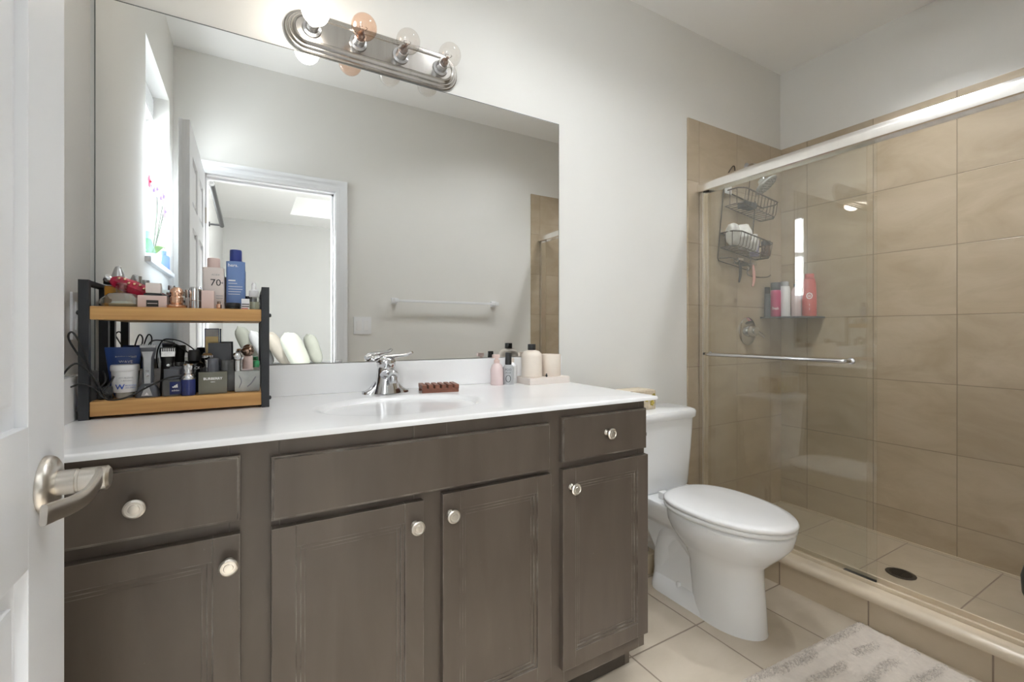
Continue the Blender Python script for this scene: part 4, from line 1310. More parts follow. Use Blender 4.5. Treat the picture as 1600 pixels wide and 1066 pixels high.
def pouf_(dx, y, dz, r, label):
    b = MB()
    c = cd(dx, y, dz)
    n1, n2 = 26, 16
    rings = []
    for i in range(n2 + 1):
        t = PI * i / n2
        ring = []
        for k in range(n1):
            a = 2 * PI * k / n1
            d = V((math.sin(t) * math.cos(a), math.sin(t) * math.sin(a), math.cos(t)))
            rr = r * (1 + 0.16 * noise.noise(d * 3.2 + V((dx * 40, 0, 0))) + 0.07 * noise.noise(d * 9))
            dd = d * rr
            ring.append(b.v(c + V((0, 0, r * 1.5)) + V((dd.x, dd.y, dd.z * 1.5))))
        rings.append(ring)
    b.skin(rings)
    return tag(b.obj('bath_pouf', 'pouf', angle=80), label, 'bath sponge', 'white bath poufs in the middle caddy basket')


pouf_(-0.120, -0.07, -0.464, 0.041, 'white bath pouf at the left end of the middle caddy basket')
pouf_(-0.032, -0.072, -0.462, 0.046, 'largest white bath pouf near the centre of the middle caddy basket')
pouf_(0.050, -0.075, -0.464, 0.034, 'white bath pouf beside the lilac bottle in the middle caddy basket')
c0 = cd(0.118, -0.047, -0.47)
lb = thing('toiletry_bottle', 'lilac bottle standing in the middle caddy basket', 'bottle', c0)
MB(at(*c0)).lathe([(0, 0.0), (0.024, 0.0), (0.025, 0.004), (0.025, 0.09), (0.018, 0.10), (0.012, 0.104)], seg=24).obj('body', 'lilac', lb)
MB(at(*c0)).lathe([(0.017, 0.102), (0.017, 0.128), (0, 0.13)], seg=20).obj('cap', 'white', lb)
c0 = cd(0.148, -0.097, -0.472)
lb = thing('toiletry_jar', 'dark brown jar at the right end of the middle caddy basket', 'jar', c0)
MB(at(*c0)).lathe([(0, 0.0), (0.022, 0.0), (0.024, 0.004), (0.024, 0.06), (0.02, 0.064)], seg=24).obj('body', 'brownmetal', lb)
MB(at(*c0)).lathe([(0.0245, 0.064), (0.0245, 0.088), (0, 0.09)], seg=24).obj('lid', 'charcoal', lb)


def razor(dx, label, mat):
    c = cd(dx, YO + 0.006, -0.556)
    t = thing('razor', label, 'razor', c)
    MB().tube(bez([c + V((0, 0, 0.0)), c + V((0.004, -0.002, -0.04)), c + V((0.002, -0.004, -0.08)), c + V((-0.010, -0.004, -0.118))], 5), 0.0068, 10, taper=[0.7 + 0.5 * math.sin(PI * k / 15) for k in range(16)]).obj('handle', mat, t)
    MB(Matrix.Translation(c)).box(-0.022, 0.022, -0.010, 0.002, 0.000, 0.013, 0.003).obj('blade_head', 'steel', t)


razor(-0.125, 'black razor hanging on the left caddy hook', 'black')
razor(0.0, 'pink razor hanging on the middle caddy hook', 'razorpink')

# corner shelf and bottles
SHZ = 1.214
cs = MB()
pts = [(XR - TT - 0.001, -TT - 0.001)] + [(XR - TT - 0.001 - 0.225 * math.cos(PI / 2 * k / 10) ** 0.7 * 1.0, -TT - 0.001 - 0.250 * math.sin(PI / 2 * k / 10) ** 0.7) for k in range(11)]
cs.prism(pts, 'XY', SHZ - 0.009, SHZ, 0.001)
tag(cs.obj('corner_shelf', 'smoke'), 'thin dark corner shelf holding the shampoo bottles in the shower', 'shelf')


def bottle(name, label, x, y, z, prof, mat, capprof, capmat, seg=26, sx=1.0, sy=1.0, rz=0.0, group=None, cat='bottle', capname='cap'):
    t = thing(name, label, cat, (x, y, z), group)
    b = MB(at(x, y, z, rz)).lathe(prof, seg=seg, sx=sx, sy=sy).obj('body', mat, t)
    if capprof:
        MB(at(x, y, z, rz)).lathe(capprof, seg=seg).obj(capname, capmat, t)
    return t


G = 'bottles on the corner shelf in the shower'
t = bottle('shampoo_bottle', 'slim black bottle at the left end of the shower corner shelf', 3.062, -0.037, SHZ, [(0, 0), (0.016, 0), (0.017, 0.003), (0.017, 0.05), (0.017, 0.13), (0.014, 0.138)], 'slate', [(0.015, 0.138), (0.015, 0.178), (0, 0.18)], 'black', group=G)
t = bottle('shampoo_bottle', 'magenta bottle with black cap on the shower corner shelf', 3.104, -0.062, SHZ, [(0, 0), (0.026, 0), (0.028, 0.004), (0.028, 0.145), (0.025, 0.158), (0.023, 0.16)], 'magenta', [(0.0255, 0.160), (0.0265, 0.163), (0.0265, 0.200), (0.024, 0.206), (0, 0.207)], 'slate', group=G)
text('fresh', 0.026, front(3.104 - 0.868 * 0.0285, -0.062 - 0.496 * 0.0285, SHZ + 0.05, math.radians(-60)), 'printwhite', t, 'label_print', wrap=0.0285, sx=0.7)
t = bottle('shampoo_bottle', 'white bottle with grey cap on the shower corner shelf', 3.153, -0.088, SHZ, [(0, 0), (0.028, 0), (0.030, 0.004), (0.030, 0.165), (0.026, 0.182), (0.02, 0.186)], 'white', [(0.0225, 0.184), (0.0225, 0.208), (0.02, 0.212), (0, 0.213)], 'bottlegrey', group=G)
MB(at(3.153, -0.088, SHZ, 0.6)).box(0.004, 0.018, -0.0308, -0.0285, 0.03, 0.045, 0.0005).obj('label', 'printgrey', t)
t = bottle('pump_bottle', 'clear pinkish pump bottle on the shower corner shelf', 3.192, -0.135, SHZ, [(0, 0), (0.026, 0), (0.027, 0.004), (0.027, 0.15), (0.02, 0.17), (0.012, 0.178)], 'clearpink', [(0.013, 0.178), (0.013, 0.196), (0.005, 0.198), (0.005, 0.214), (0, 0.215)], 'slate', group=G, capname='pump')
MB().tube(bez([(3.192, -0.135, SHZ + 0.212), (3.176, -0.146, SHZ + 0.218), (3.158, -0.158, SHZ + 0.204)], 4), 0.005, 10).obj('nozzle', 'slate', t)
t = bottle('shampoo_bottle', 'tall coral red bottle at the right end of the shower corner shelf', 3.212, -0.198, SHZ, [(0, 0), (0.033, 0), (0.036, 0.004), (0.036, 0.10), (0.033, 0.19), (0.027, 0.222), (0.02, 0.226)], 'coral', [(0.024, 0.224), (0.023, 0.25), (0, 0.252)], 'coral', sx=1.0, sy=0.62, rz=math.radians(-63), group=G)
for body_, size_, z_ in (('O', 0.056, 0.118), ('=', 0.040, 0.118), ('i', 0.026, 0.070), ('i', 0.026, 0.045)):
    text(body_, size_, front(3.212 - 0.89 * 0.0228, -0.198 - 0.45 * 0.0228, SHZ + z_, math.radians(-63)), 'printwhite', t, 'emblem', sx=0.8)

# dark rounded container cut off by the right edge of the picture
dk = MB()
dk.lathe([(0, 0.0), (0.055, 0.0), (0.085, 0.02), (0.105, 0.07), (0.108, 0.13), (0.095, 0.19), (0.07, 0.222), (0.0, 0.230)], (2.965, -1.20, SF), 36)
tag(dk.obj('container', 'teal'), 'dark rounded container on the shower floor at the right edge', 'container')

# ------------------------------------------------------------------ organizer rack
rk = thing('organizer_rack', 'two-tier countertop rack with honey wood shelves and black metal posts', 'rack', (0.222, -0.124, CT))
for x, y, hgt in ((0.037, -0.208, 1.249), (0.408, -0.208, 1.249), (0.037, -0.040, 1.249), (0.408, -0.040, 1.249)):
    MB().box(x - 0.0095, x + 0.0095, y - 0.0095, y + 0.0095, CT, hgt, 0.001).obj('post', 'blackmetal', rk, smooth=False)
for x in (0.037, 0.408):
    for z in (1.238, 0.924):
        MB().box(x - 0.009, x + 0.009, -0.199, -0.049, z, z + 0.0105, 0.001).obj('side_rail', 'blackmetal', rk, smooth=False)
for z0, z1 in ((1.156, 1.188), (0.928, 0.963)):
    b = MB()
    b.box(0.047, 0.3985, -0.214, -0.040, z0, z1, 0.0025)
    b.obj('shelf', 'oak', rk)
for x, sg in ((0.037, -1), (0.408, 1)):
    for z in (1.172, 0.946):
        for y in (-0.208, -0.040):
            MB().lathe([(0.0055, x + sg * 0.0095), (0.0055, x + sg * 0.0125), (0.003, x + sg * 0.0145), (0, x + sg * 0.0147)], (0, y, z), 10, 'X').obj('bolt', 'blackmetal', rk)

UZ = 1.1885
LZS = 0.9635
GU = 'toiletries on the upper shelf of the rack'
GL = 'toiletries on the lower shelf of the rack'

# faceted clear bottle lying low, far left of upper shelf
t = thing('perfume_bottle', 'low clear faceted perfume bottle at the left end of the upper shelf', 'perfume', (0.09, -0.165, UZ), GU)
b = MB(at(0.096, -0.165, UZ))
b.loft([[(r * math.cos(2 * PI * k / 10) * 1.0, r * 0.75 * math.sin(2 * PI * k / 10), z) for k in range(10)] for r, z in ((0.034, 0.0), (0.043, 0.008), (0.042, 0.018), (0.026, 0.033), (0.012, 0.036))])
b.obj('body', 'crystal', t, smooth=False)
MB(at(0.096, -0.165, UZ)).lathe([(0, 0.003), (0.024, 0.003), (0.027, 0.007), (0.018, 0.014), (0, 0.015)], seg=12, sy=0.7).obj('liquid', 'palegreen', t)
MB(at(0.096, -0.165, UZ)).lathe([(0.009, 0.035), (0.011, 0.038), (0.012, 0.056), (0.008, 0.060), (0, 0.06)], seg=16).obj('stopper', 'clearish', t)
# amber bottle with black collar and a bracelet-draped red one behind it
t = thing('perfume_bottle', 'amber perfume bottle with black collar behind the clear faceted one', 'perfume', (0.078, -0.10, UZ), GU)
MB(at(0.078, -0.105, UZ)).box(-0.025, 0.026, -0.016, 0.020, 0.0, 0.056, 0.006, 3).obj('body', 'amber', t)
MB(at(0.078, -0.105, UZ)).box(-0.026, 0.026, -0.019, 0.019, 0.059, 0.072, 0.002).obj('collar', 'blackgloss', t)
MB(at(0.078, -0.105, UZ)).lathe([(0.016, 0.072), (0.013, 0.085), (0.009, 0.098), (0.006, 0.106), (0, 0.108)], seg=18).obj('cap', 'steel', t)
t = thing('perfume_bottle', 'ruby red faceted perfume bottle tipped over on top of the amber one', 'perfume', (0.12, -0.14, UZ), GU)
Tm = Matrix.Translation((0.112, -0.140, UZ + 0.051)) @ Matrix.Rotation(math.radians(24), 4, 'Y')
b = MB(Tm)
b.loft([[(x, r * 0.8 * math.cos(2 * PI * k / 8), r * math.sin(2 * PI * k / 8)) for k in range(8)] for x, r in ((-0.045, 0.008), (-0.036, 0.015), (0.0, 0.019), (0.030, 0.017), (0.038, 0.010))])
b.obj('body', 'ruby', t, smooth=False)
b = MB(Tm)
for k in range(7):
    x = -0.03 + k * 0.011
    b.sphere((x, -0.015, 0.010 + 0.003 * math.sin(k * 2.1)), 0.0036, 8, 6)
b.obj('bead_trim', 'copper', t)
b = MB(Tm)
b.lathe([(0.008, -0.045), (0.010, -0.050), (0.009, -0.058), (0, -0.059)], seg=14, axis='X')
b.obj('cap', 'steel', t)
t = thing('perfume_bottle', 'silver-capped small perfume bottle rising behind the red one', 'perfume', (0.105, -0.062, UZ), GU)
MB(at(0.108, -0.062, UZ)).lathe([(0, 0), (0.016, 0), (0.017, 0.003), (0.017, 0.060), (0.008, 0.066)], seg=18).obj('body', 'greyglass', t)
MB(at(0.108, -0.062, UZ)).lathe([(0.010, 0.066), (0.011, 0.07), (0.011, 0.088), (0, 0.09)], seg=16).obj('cap', 'steel', t)

# pale pink box perfume with square cap, dark label
t = thing('perfume_bottle', 'low pale pink square perfume bottle with a dark label plate', 'perfume', (0.160, -0.17, UZ), GU)
MB(at(0.160, -0.172, UZ)).box(-0.030, 0.029, -0.018, 0.018, 0.0, 0.030, 0.003).obj('body', 'pink', t)
MB(at(0.160, -0.172, UZ)).box(-0.018, 0.018, -0.014, 0.014, 0.030, 0.035, 0.001).obj('collar', 'printblack', t)
MB(at(0.160, -0.172, UZ)).box(-0.015, 0.016, -0.013, 0.013, 0.036, 0.062, 0.003).obj('cap', 'pinklight', t)
MB(at(0.160, -0.172, UZ)).box(-0.012, 0.012, -0.0192, -0.0175, 0.002, 0.018, 0.0003).obj('label_plate', 'printblack', t)
MB(at(0.160, -0.172, UZ)).box(-0.010, 0.010, -0.0197, -0.0190, 0.009, 0.0105).obj('label_rule', 'pinklight', t)
t = thing('perfume_bottle', 'clear square bottle with black bow behind the pink square perfume', 'perfume', (0.186, -0.12, UZ), GU)
MB(at(0.190, -0.118, UZ)).box(-0.019, 0.019, -0.014, 0.014, 0.0, 0.050, 0.003).obj('body', 'clearish', t)
MB(at(0.190, -0.118, UZ)).sphere((-0.012, -0.018, 0.030), 0.0085, 12, 8, (1.2, 0.5, 0.8)).sphere((0.004, -0.018, 0.033), 0.0055, 12, 8, (1.3, 0.5, 0.7)).obj('bow', 'black', t)
MB(at(0.190, -0.118, UZ)).lathe([(0.008, 0.05), (0.008, 0.062), (0, 0.063)], seg=14).obj('cap', 'steel', t)
# rose gold round perfume
t = thing('perfume_bottle', 'rose gold round-capped perfume on a flat base', 'perfume', (0.206, -0.178, UZ), GU)
MB(at(0.208, -0.180, UZ)).lathe([(0, 0), (0.021, 0), (0.0225, 0.003), (0.0225, 0.007), (0.016, 0.010)], seg=26).obj('base', 'copper', t)
MB(at(0.208, -0.180, UZ)).lathe([(0.013, 0.010), (0.0145, 0.014), (0.0145, 0.027), (0.012, 0.030), (0.0125, 0.034), (0.015, 0.040), (0.0125, 0.048), (0.006, 0.053), (0, 0.054)], seg=24).obj('cap', 'copper', t)
t = thing('lipstick', 'small clear-capped tube between rose gold and silver perfumes', 'lipstick', (0.228, -0.15, UZ), GU)
MB(at(0.229, -0.150, UZ)).lathe([(0, 0), (0.007, 0), (0.007, 0.028), (0.0065, 0.029)], seg=14).obj('tube', 'pinklight', t)
MB(at(0.229, -0.150, UZ)).lathe([(0.0065, 0.029), (0.0065, 0.05), (0, 0.051)], seg=14).obj('cap', 'steel', t)
# silver ribbed cylinder
t = thing('perfume_bottle', 'silver ribbed cylinder perfume left of the pink carton', 'perfume', (0.246, -0.17, UZ), GU)
b = MB(at(0.2475, -0.172, UZ))
ring = [((0.0125 + (0.0009 if k % 2 else 0)) * math.cos(2 * PI * k / 32), (0.0125 + (0.0009 if k % 2 else 0)) * math.sin(2 * PI * k / 32)) for k in range(32)]
b.loft([[(x, y, z) for x, y in ring] for z in (0.0, 0.020)])
t1 = b.obj('body', 'steel', t, angle=20)
b = MB(at(0.2475, -0.172, UZ))
b.loft([[(x * s, y * s, z) for x, y in ring] for z, s in ((0.0215, 0.97), (0.052, 0.97), (0.056, 0.85))])
b.obj('cap', 'chrome', t, angle=20)
# big pale pink 70% bottle
t = thing('lotion_bottle', 'pale pink squared lotion bottle printed 70 on the upper shelf', 'bottle', (0.284, -0.14, UZ), GU)
MB(at(0.285, -0.128, UZ)).prism(rrect(0.050, 0.040, 0.007), 'XY', 0.0, 0.114, 0.0025).obj('body', 'pinklight', t)
MB(at(0.285, -0.128, UZ)).lathe([(0.0145, 0.113), (0.0155, 0.116), (0.0155, 0.139), (0.0145, 0.141), (0, 0.1415)], seg=26).obj('cap', 'pink', t)
text('70', 0.026, front(0.2905, -0.1485, UZ + 0.072), 'printblack', t, 'print')
text('+', 0.012, front(0.3055, -0.1485, UZ + 0.072), 'printblack', t, 'print')
text('ACIDE', 0.0065, front(0.2905, -0.1485, UZ + 0.094), 'printgrey', t, 'print')
for k in range(2):
    MB(at(0.285, -0.128, UZ)).box(0.006, 0.022, -0.0206, -0.0200, 0.036 - k * 0.006, 0.0375 - k * 0.006).obj('print', 'printgrey', t, smooth=False)
# small pink carton
t = MB(at(0.275, -0.182, UZ)).box(-0.0135, 0.0145, -0.013, 0.013, 0, 0.047, 0.0012).obj('carton', 'pink')
tag(t, 'small blush pink carton in front of the tall pale pink bottle', 'box', GU)
t = thing('nail_polish', 'tiny rose nail polish bottle beside the pink carton', 'nail polish', (0.302, -0.186, UZ), GU)
MB(at(0.300, -0.186, UZ)).lathe([(0, 0), (0.0055, 0), (0.006, 0.002), (0.006, 0.011), (0.004, 0.013)], seg=14).obj('body', 'copper', t)
MB(at(0.300, -0.186, UZ)).lathe([(0.0042, 0.013), (0.0042, 0.019), (0, 0.0195)], seg=12).obj('cap', 'brownmetal', t)
# blue bottle
t = thing('lotion_bottle', 'tall blue lotion bottle with navy cap on the upper shelf', 'bottle', (0.336, -0.13, UZ), GU)
MB(at(0.337, -0.122, UZ)).prism(rrect(0.046, 0.034, 0.010), 'XY', 0.0, 0.136, 0.004).obj('body', 'bluebottle', t)
MB(at(0.337, -0.122, UZ)).prism(rrect(0.0455, 0.0335, 0.010), 'XY', -0.0, 0.014, 0.001).prism(rrect(0.0468, 0.0348, 0.010), 'XY', 0.0, 0.012, 0.001).obj('base_band', 'bottlegrey', t)
MB(at(0.337, -0.122, UZ)).lathe([(0.0140, 0.136), (0.0150, 0.138), (0.0150, 0.166), (0.0138, 0.169), (0, 0.1695)], seg=26).obj('cap', 'bluecap', t)
text('hers.', 0.0125, front(0.3185, -0.1397, UZ + 0.124), 'printwhite', t, 'print', bold=0.0002, align='LEFT')
for k, (w, z) in enumerate(((0.017, 0.080), (0.021, 0.073), (0.034, 0.064), (0.034, 0.057), (0.030, 0.050), (0.028, 0.043))):
    MB(at(0.337, -0.122, UZ)).box(-0.0175, -0.0175 + w, -0.0176, -0.0171, z, z + (0.0035 if k == 0 else 0.0014)).obj('print', 'printwhite', t, smooth=False)
# black jar, white carton, dropper
t = thing('cream_jar', 'low black jar in front of the blue bottle', 'jar', (0.333, -0.182, UZ), GU)
MB(at(0.331, -0.183, UZ)).lathe([(0, 0), (0.0175, 0), (0.018, 0.002), (0.018, 0.007), (0.017, 0.008)], seg=26).obj('body', 'blackgloss', t)
MB(at(0.331, -0.183, UZ)).lathe([(0.0182, 0.008), (0.0182, 0.0155), (0.017, 0.0165), (0, 0.0165)], seg=26).obj('lid', 'black', t)
t = thing('carton', 'small white carton with black and red stripes near the right post', 'box', (0.359, -0.192, UZ), GU)
MB(at(0.361, -0.190, UZ)).box(-0.0095, 0.0095, -0.010, 0.010, 0, 0.028, 0.0008).obj('box_body', 'white', t)
MB(at(0.361, -0.190, UZ)).box(-0.0088, 0.0088, -0.0105, -0.0099, 0.012, 0.0145).box(-0.0088, 0.0088, -0.0105, -0.0099, 0.006, 0.0085).obj('black_stripe', 'printblack', t, smooth=False)
MB(at(0.361, -0.190, UZ)).box(-0.0088, 0.006, -0.0105, -0.0099, 0.0005, 0.003).obj('red_stripe', 'coral', t, smooth=False)
t = thing('dropper_bottle', 'clear serum dropper bottle with white bulb beside the right post', 'bottle', (0.382, -0.165, UZ), GU)
MB(at(0.381, -0.160, UZ)).lathe([(0, 0), (0.0150, 0), (0.0155, 0.002), (0.0155, 0.028), (0.012, 0.034), (0.008, 0.036)], seg=24).obj('body', 'clearish', t)
MB(at(0.381, -0.160, UZ)).lathe([(0, 0.002), (0.0138, 0.002), (0.0138, 0.022), (0, 0.022)], seg=22).obj('serum', 'palegreen', t)
MB(at(0.381, -0.160, UZ)).lathe([(0.0115, 0.036), (0.0120, 0.038), (0.0120, 0.053), (0.007, 0.056), (0.0062, 0.060), (0.0062, 0.071), (0.003, 0.076), (0, 0.077)], seg=22).obj('dropper', 'white', t)
t = thing('mascara', 'small black bottle behind the white striped carton', 'bottle', (0.362, -0.10, UZ), GU)
MB(at(0.368, -0.120, UZ)).lathe([(0, 0), (0.009, 0), (0.009, 0.022), (0.008, 0.024)], seg=16).obj('body', 'black', t)
MB(at(0.368, -0.120, UZ)).lathe([(0.0088, 0.024), (0.0088, 0.040), (0, 0.041)], seg=16).obj('cap', 'blackgloss', t)

# ---- lower shelf
t = thing('squeeze_tube', 'deep blue squeeze tube standing behind the white tub', 'tube', (0.09, -0.10, LZS), GL)
b = MB(at(0.088, -0.103, LZS))
rings = []
for k in range(9):
    u = k / 8
    w = 0.026 + 0.012 * u
    d = 0.019 * (1 - u) + 0.0012
    rings.append([(w * math.copysign(abs(math.cos(2 * PI * i / 24)) ** (1 - 0.4 * u), math.cos(2 * PI * i / 24)), d * math.sin(2 * PI * i / 24), 0.016 + 0.108 * u) for i in range(24)])
b.loft(rings)
b.obj('body', 'tubeblue', t, angle=60)
MB(at(0.088, -0.103, LZS)).lathe([(0, 0), (0.019, 0), (0.020, 0.002), (0.020, 0.016), (0.018, 0.0165)], seg=24).obj('cap', 'bluecap', t)
text('BODY LIGHT', 0.0075, front(0.094, -0.1085, LZS + 0.098), 'printwhite', t, 'print')
text('WAVE', 0.010, front(0.094, -0.1110, LZS + 0.086), 'printwhite', t, 'print')
t = thing('cream_tub', 'white tub with blue W print on the lower shelf', 'tub', (0.10, -0.155, LZS), GL)
MB(at(0.101, -0.157, LZS)).lathe([(0, 0.0), (0.0175, 0.0), (0.0185, 0.010), (0.017, 0.014)], seg=28).obj('foot', 'greyglass', t)
MB(at(0.101, -0.157, LZS)).lathe([(0, 0.014), (0.0245, 0.014), (0.0250, 0.016), (0.0265, 0.066)], seg=32).obj('body', 'white', t)
MB(at(0.101, -0.157, LZS)).lathe([(0.0275, 0.066), (0.0285, 0.068), (0.0285, 0.077), (0.0275, 0.081), (0.026, 0.082), (0, 0.082)], seg=32).obj('lid', 'white', t)
text('W', 0.017, front(0.096, -0.1845, LZS + 0.028), 'printblue', t, 'print', wrap=0.0262, bold=0.0003)
text('essential', 0.0062, front(0.106, -0.1838, LZS + 0.032), 'printblue', t, 'print', align='LEFT')
text('care cream', 0.0045, front(0.106, -0.1838, LZS + 0.026), 'printblue', t, 'print', align='LEFT')
text('MOISTURIZING', 0.0052, front(0.104, -0.1840, LZS + 0.050), 'printgrey', t, 'print', wrap=0.0265)
text('NOURISHING', 0.0045, front(0.106, -0.1840, LZS + 0.043), 'printgrey', t, 'print', wrap=0.0265)
# trimmer on stand
t = thing('hair_trimmer', 'grey electric hair trimmer standing on its dark charging base', 'hair trimmer', (0.149, -0.175, LZS), GL)
MB(at(0.149, -0.172, LZS)).loft([[(s * a, s2 * c, z) for a, c in rrect(0.05, 0.036, 0.012, 4)] for s, s2, z in ((1.0, 1.0, 0.0), (1.0, 1.0, 0.006), (0.8, 0.8, 0.022), (0.45, 0.5, 0.034))]).obj('charging_base', 'slate', t, angle=50)
b = MB(at(0.149, -0.172, LZS))
b.loft([[(w * math.cos(2 * PI * k / 20), d * math.sin(2 * PI * k / 20) - yo, z) for k in range(20)] for w, d, yo, z in ((0.010, 0.009, 0, 0.030), (0.012, 0.011, 0, 0.045), (0.0115, 0.011, 0, 0.075), (0.012, 0.011, 0, 0.098), (0.016, 0.009, 0, 0.115), (0.0165, 0.006, 0, 0.124))])
b.obj('body', 'slate', t, angle=60)
b = MB(at(0.149, -0.172, LZS))
b.prism([(-0.0065, 0.034), (0.0065, 0.034), (0.0065, 0.098), (0.012, 0.114), (-0.012, 0.114), (-0.0065, 0.098)], 'XZ', -0.0135, -0.0095, 0.0008)
b.obj('front_panel', 'bottlegrey', t)
for z in (0.056, 0.066):
    MB(at(0.149, -0.172, LZS)).lathe([(0.0042, -0.0136), (0.0042, -0.0148), (0.003, -0.0152), (0.0026, -0.0146), (0, -0.0146)], (0, 0, z), 18, 'Y').obj('button', 'steel', t)
MB(at(0.149, -0.172, LZS)).prism([(-0.011, 0.004), (0.011, 0.004), (0.004, 0.027), (-0.004, 0.027)], 'XZ', -0.0200, -0.0165, 0.0006).obj('base_plate', 'bottlegrey', t)
MB(at(0.149, -0.172, LZS)).prism([(-0.004, 0.006), (0.004, 0.006), (0, 0.013)], 'XZ', -0.0206, -0.0199).obj('print', 'printwhite', t, smooth=False)
b = MB(at(0.149, -0.172, LZS)).box(-0.016, 0.016, -0.007, 0.005, 0.1235, 0.130, 0.001)
for k in range(9):
    b.box(-0.0155 + k * 0.0037, -0.0140 + k * 0.0037, -0.0065, -0.004, 0.129, 0.133)
b.obj('blade', 'steel', t)
# cologne with three-stripe mark
t = thing('cologne_bottle', 'grey squat cologne bottle with a white triangular striped mark', 'cologne', (0.197, -0.182, LZS), GL)
MB(at(0.199, -0.178, LZS)).prism(rrect(0.042, 0.026, 0.007), 'XY', 0, 0.042, 0.003).obj('body', 'smoke', t)
MB(at(0.199, -0.178, LZS)).prism(rrect(0.036, 0.022, 0.008), 'XY', 0.043, 0.068, 0.004).obj('cap', 'slate', t)
MB(at(0.199, -0.178, LZS)).box(-0.004, 0.020, -0.0138, -0.0128, 0.004, 0.036, 0.0003).obj('label', 'navyglass', t)
b = MB(at(0.207, -0.178, LZS))
for k, (x0, h) in enumerate(((-0.006, 0.0035), (-0.0022, 0.0065), (0.0016, 0.0095))):
    b.prism([(x0, 0.021), (x0 + 0.003, 0.021), (x0 + 0.003 - 0.0006, 0.021 + h), (x0 - 0.0012, 0.021 + h * 0.75)], 'XZ', -0.0144, -0.0137)
b.obj('emblem', 'printwhite', t, smooth=False)
text('adidas', 0.0065, front(0.207, -0.1924, LZS + 0.014), 'printwhite', t, 'print')
# black open-work device with chrome ring behind
t = thing('deodorant', 'glossy black bottle lettered LACK behind the navy perfume', 'bottle', (0.238, -0.118, LZS), GL)
MB(at(0.240, -0.118, LZS)).lathe([(0, 0), (0.021, 0), (0.022, 0.003), (0.022, 0.070), (0.020, 0.078), (0.012, 0.084)], seg=26).obj('body', 'blackgloss', t)
MB(at(0.240, -0.118, LZS)).lathe([(0.014, 0.084), (0.015, 0.088), (0.015, 0.108), (0.012, 0.114), (0, 0.115)], seg=24).obj('cap', 'black', t)
text('BLACK', 0.0105, front(0.240, -0.1404, LZS + 0.066), 'printwhite', t, 'print', wrap=0.0222)
t = thing('perfume_bottle', 'navy cylindrical perfume bottle with silver shoulders on the lower shelf', 'perfume', (0.232, -0.188, LZS), GL)
MB(at(0.2335, -0.188, LZS)).lathe([(0, 0), (0.0155, 0), (0.0162, 0.002), (0.0162, 0.040), (0.015, 0.042)], seg=26).obj('body', 'navyglass', t)
MB(at(0.2335, -0.188, LZS)).lathe([(0.0166, 0.041), (0.0166, 0.045), (0.013, 0.052), (0.010, 0.055)], seg=26).obj('shoulder', 'chrome', t)
MB(at(0.2335, -0.188, LZS)).lathe([(0.0105, 0.055), (0.0125, 0.058), (0.0105, 0.064), (0.0125, 0.070), (0.0125, 0.078), (0.010, 0.081), (0, 0.0815)], seg=24).obj('cap', 'chrome', t)
# dark squared perfume with printed name
t = thing('perfume_bottle', 'wide dark olive square perfume bottle with white lettering', 'perfume', (0.287, -0.185, LZS), GL)
MB(at(0.287, -0.182, LZS)).box(-0.032, 0.032, -0.014, 0.014, 0, 0.058, 0.003).obj('body', 'olive', t)
MB(at(0.287, -0.182, LZS)).lathe([(0.0125, 0.058), (0.0130, 0.060), (0.0130, 0.090), (0.0115, 0.093), (0, 0.094)], seg=24).obj('cap', 'slate', t)
text('BURBERRY', 0.0088, front(0.287, -0.1964, LZS + 0.040), 'printwhite', t, 'print', bold=0.00018)
text('HERO', 0.0040, front(0.287, -0.1964, LZS + 0.0315), 'printwhite', t, 'print')
t = thing('perfume_bottle', 'black perfume with chrome dome cap just left of the dark olive one', 'perfume', (0.268, -0.14, LZS), GL)
MB(at(0.272, -0.148, LZS)).box(-0.017, 0.017, -0.013, 0.013, 0, 0.068, 0.003).obj('body', 'blackgloss', t)
MB(at(0.272, -0.148, LZS)).lathe([(0.007, 0.068), (0.0075, 0.088), (0.014, 0.094), (0.0145, 0.100), (0.010, 0.106), (0, 0.108)], seg=24).obj('cap', 'chrome', t)
t = thing('perfume_bottle', 'smoky blue glass perfume behind the dark olive bottle', 'perfume', (0.325, -0.14, LZS), GL)
MB(at(0.322, -0.145, LZS)).box(-0.019, 0.019, -0.013, 0.013, 0, 0.086, 0.004).obj('body', 'smoke', t)
# black box and gold box at the back
t = MB(at(0.298, -0.100, LZS)).box(-0.027, 0.027, -0.016, 0.016, 0, 0.132, 0.0015).obj('perfume_carton', 'slate')
tag(t, 'plain dark grey carton standing behind the perfumes on the lower shelf', 'box', GL)
t = thing('perfume_carton', 'tall thin gold and blue-grey carton at the back of the lower shelf', 'box', (0.277, -0.062, LZS), GL)
MB(at(0.2775, -0.062, LZS)).box(-0.0175, 0.0175, -0.012, 0.012, 0, 0.173, 0.001).obj('box_body', 'navyglass', t)
MB(at(0.2775, -0.062, LZS)).box(-0.0155, 0.0155, -0.0124, -0.0118, 0.02, 0.150).obj('gold_panel', 'gold', t, smooth=False)
MB(at(0.2775, -0.062, LZS)).box(-0.0155, 0.0155, -0.0124, -0.0118, 0.150, 0.171).obj('grey_panel', 'bottlegrey', t, smooth=False)
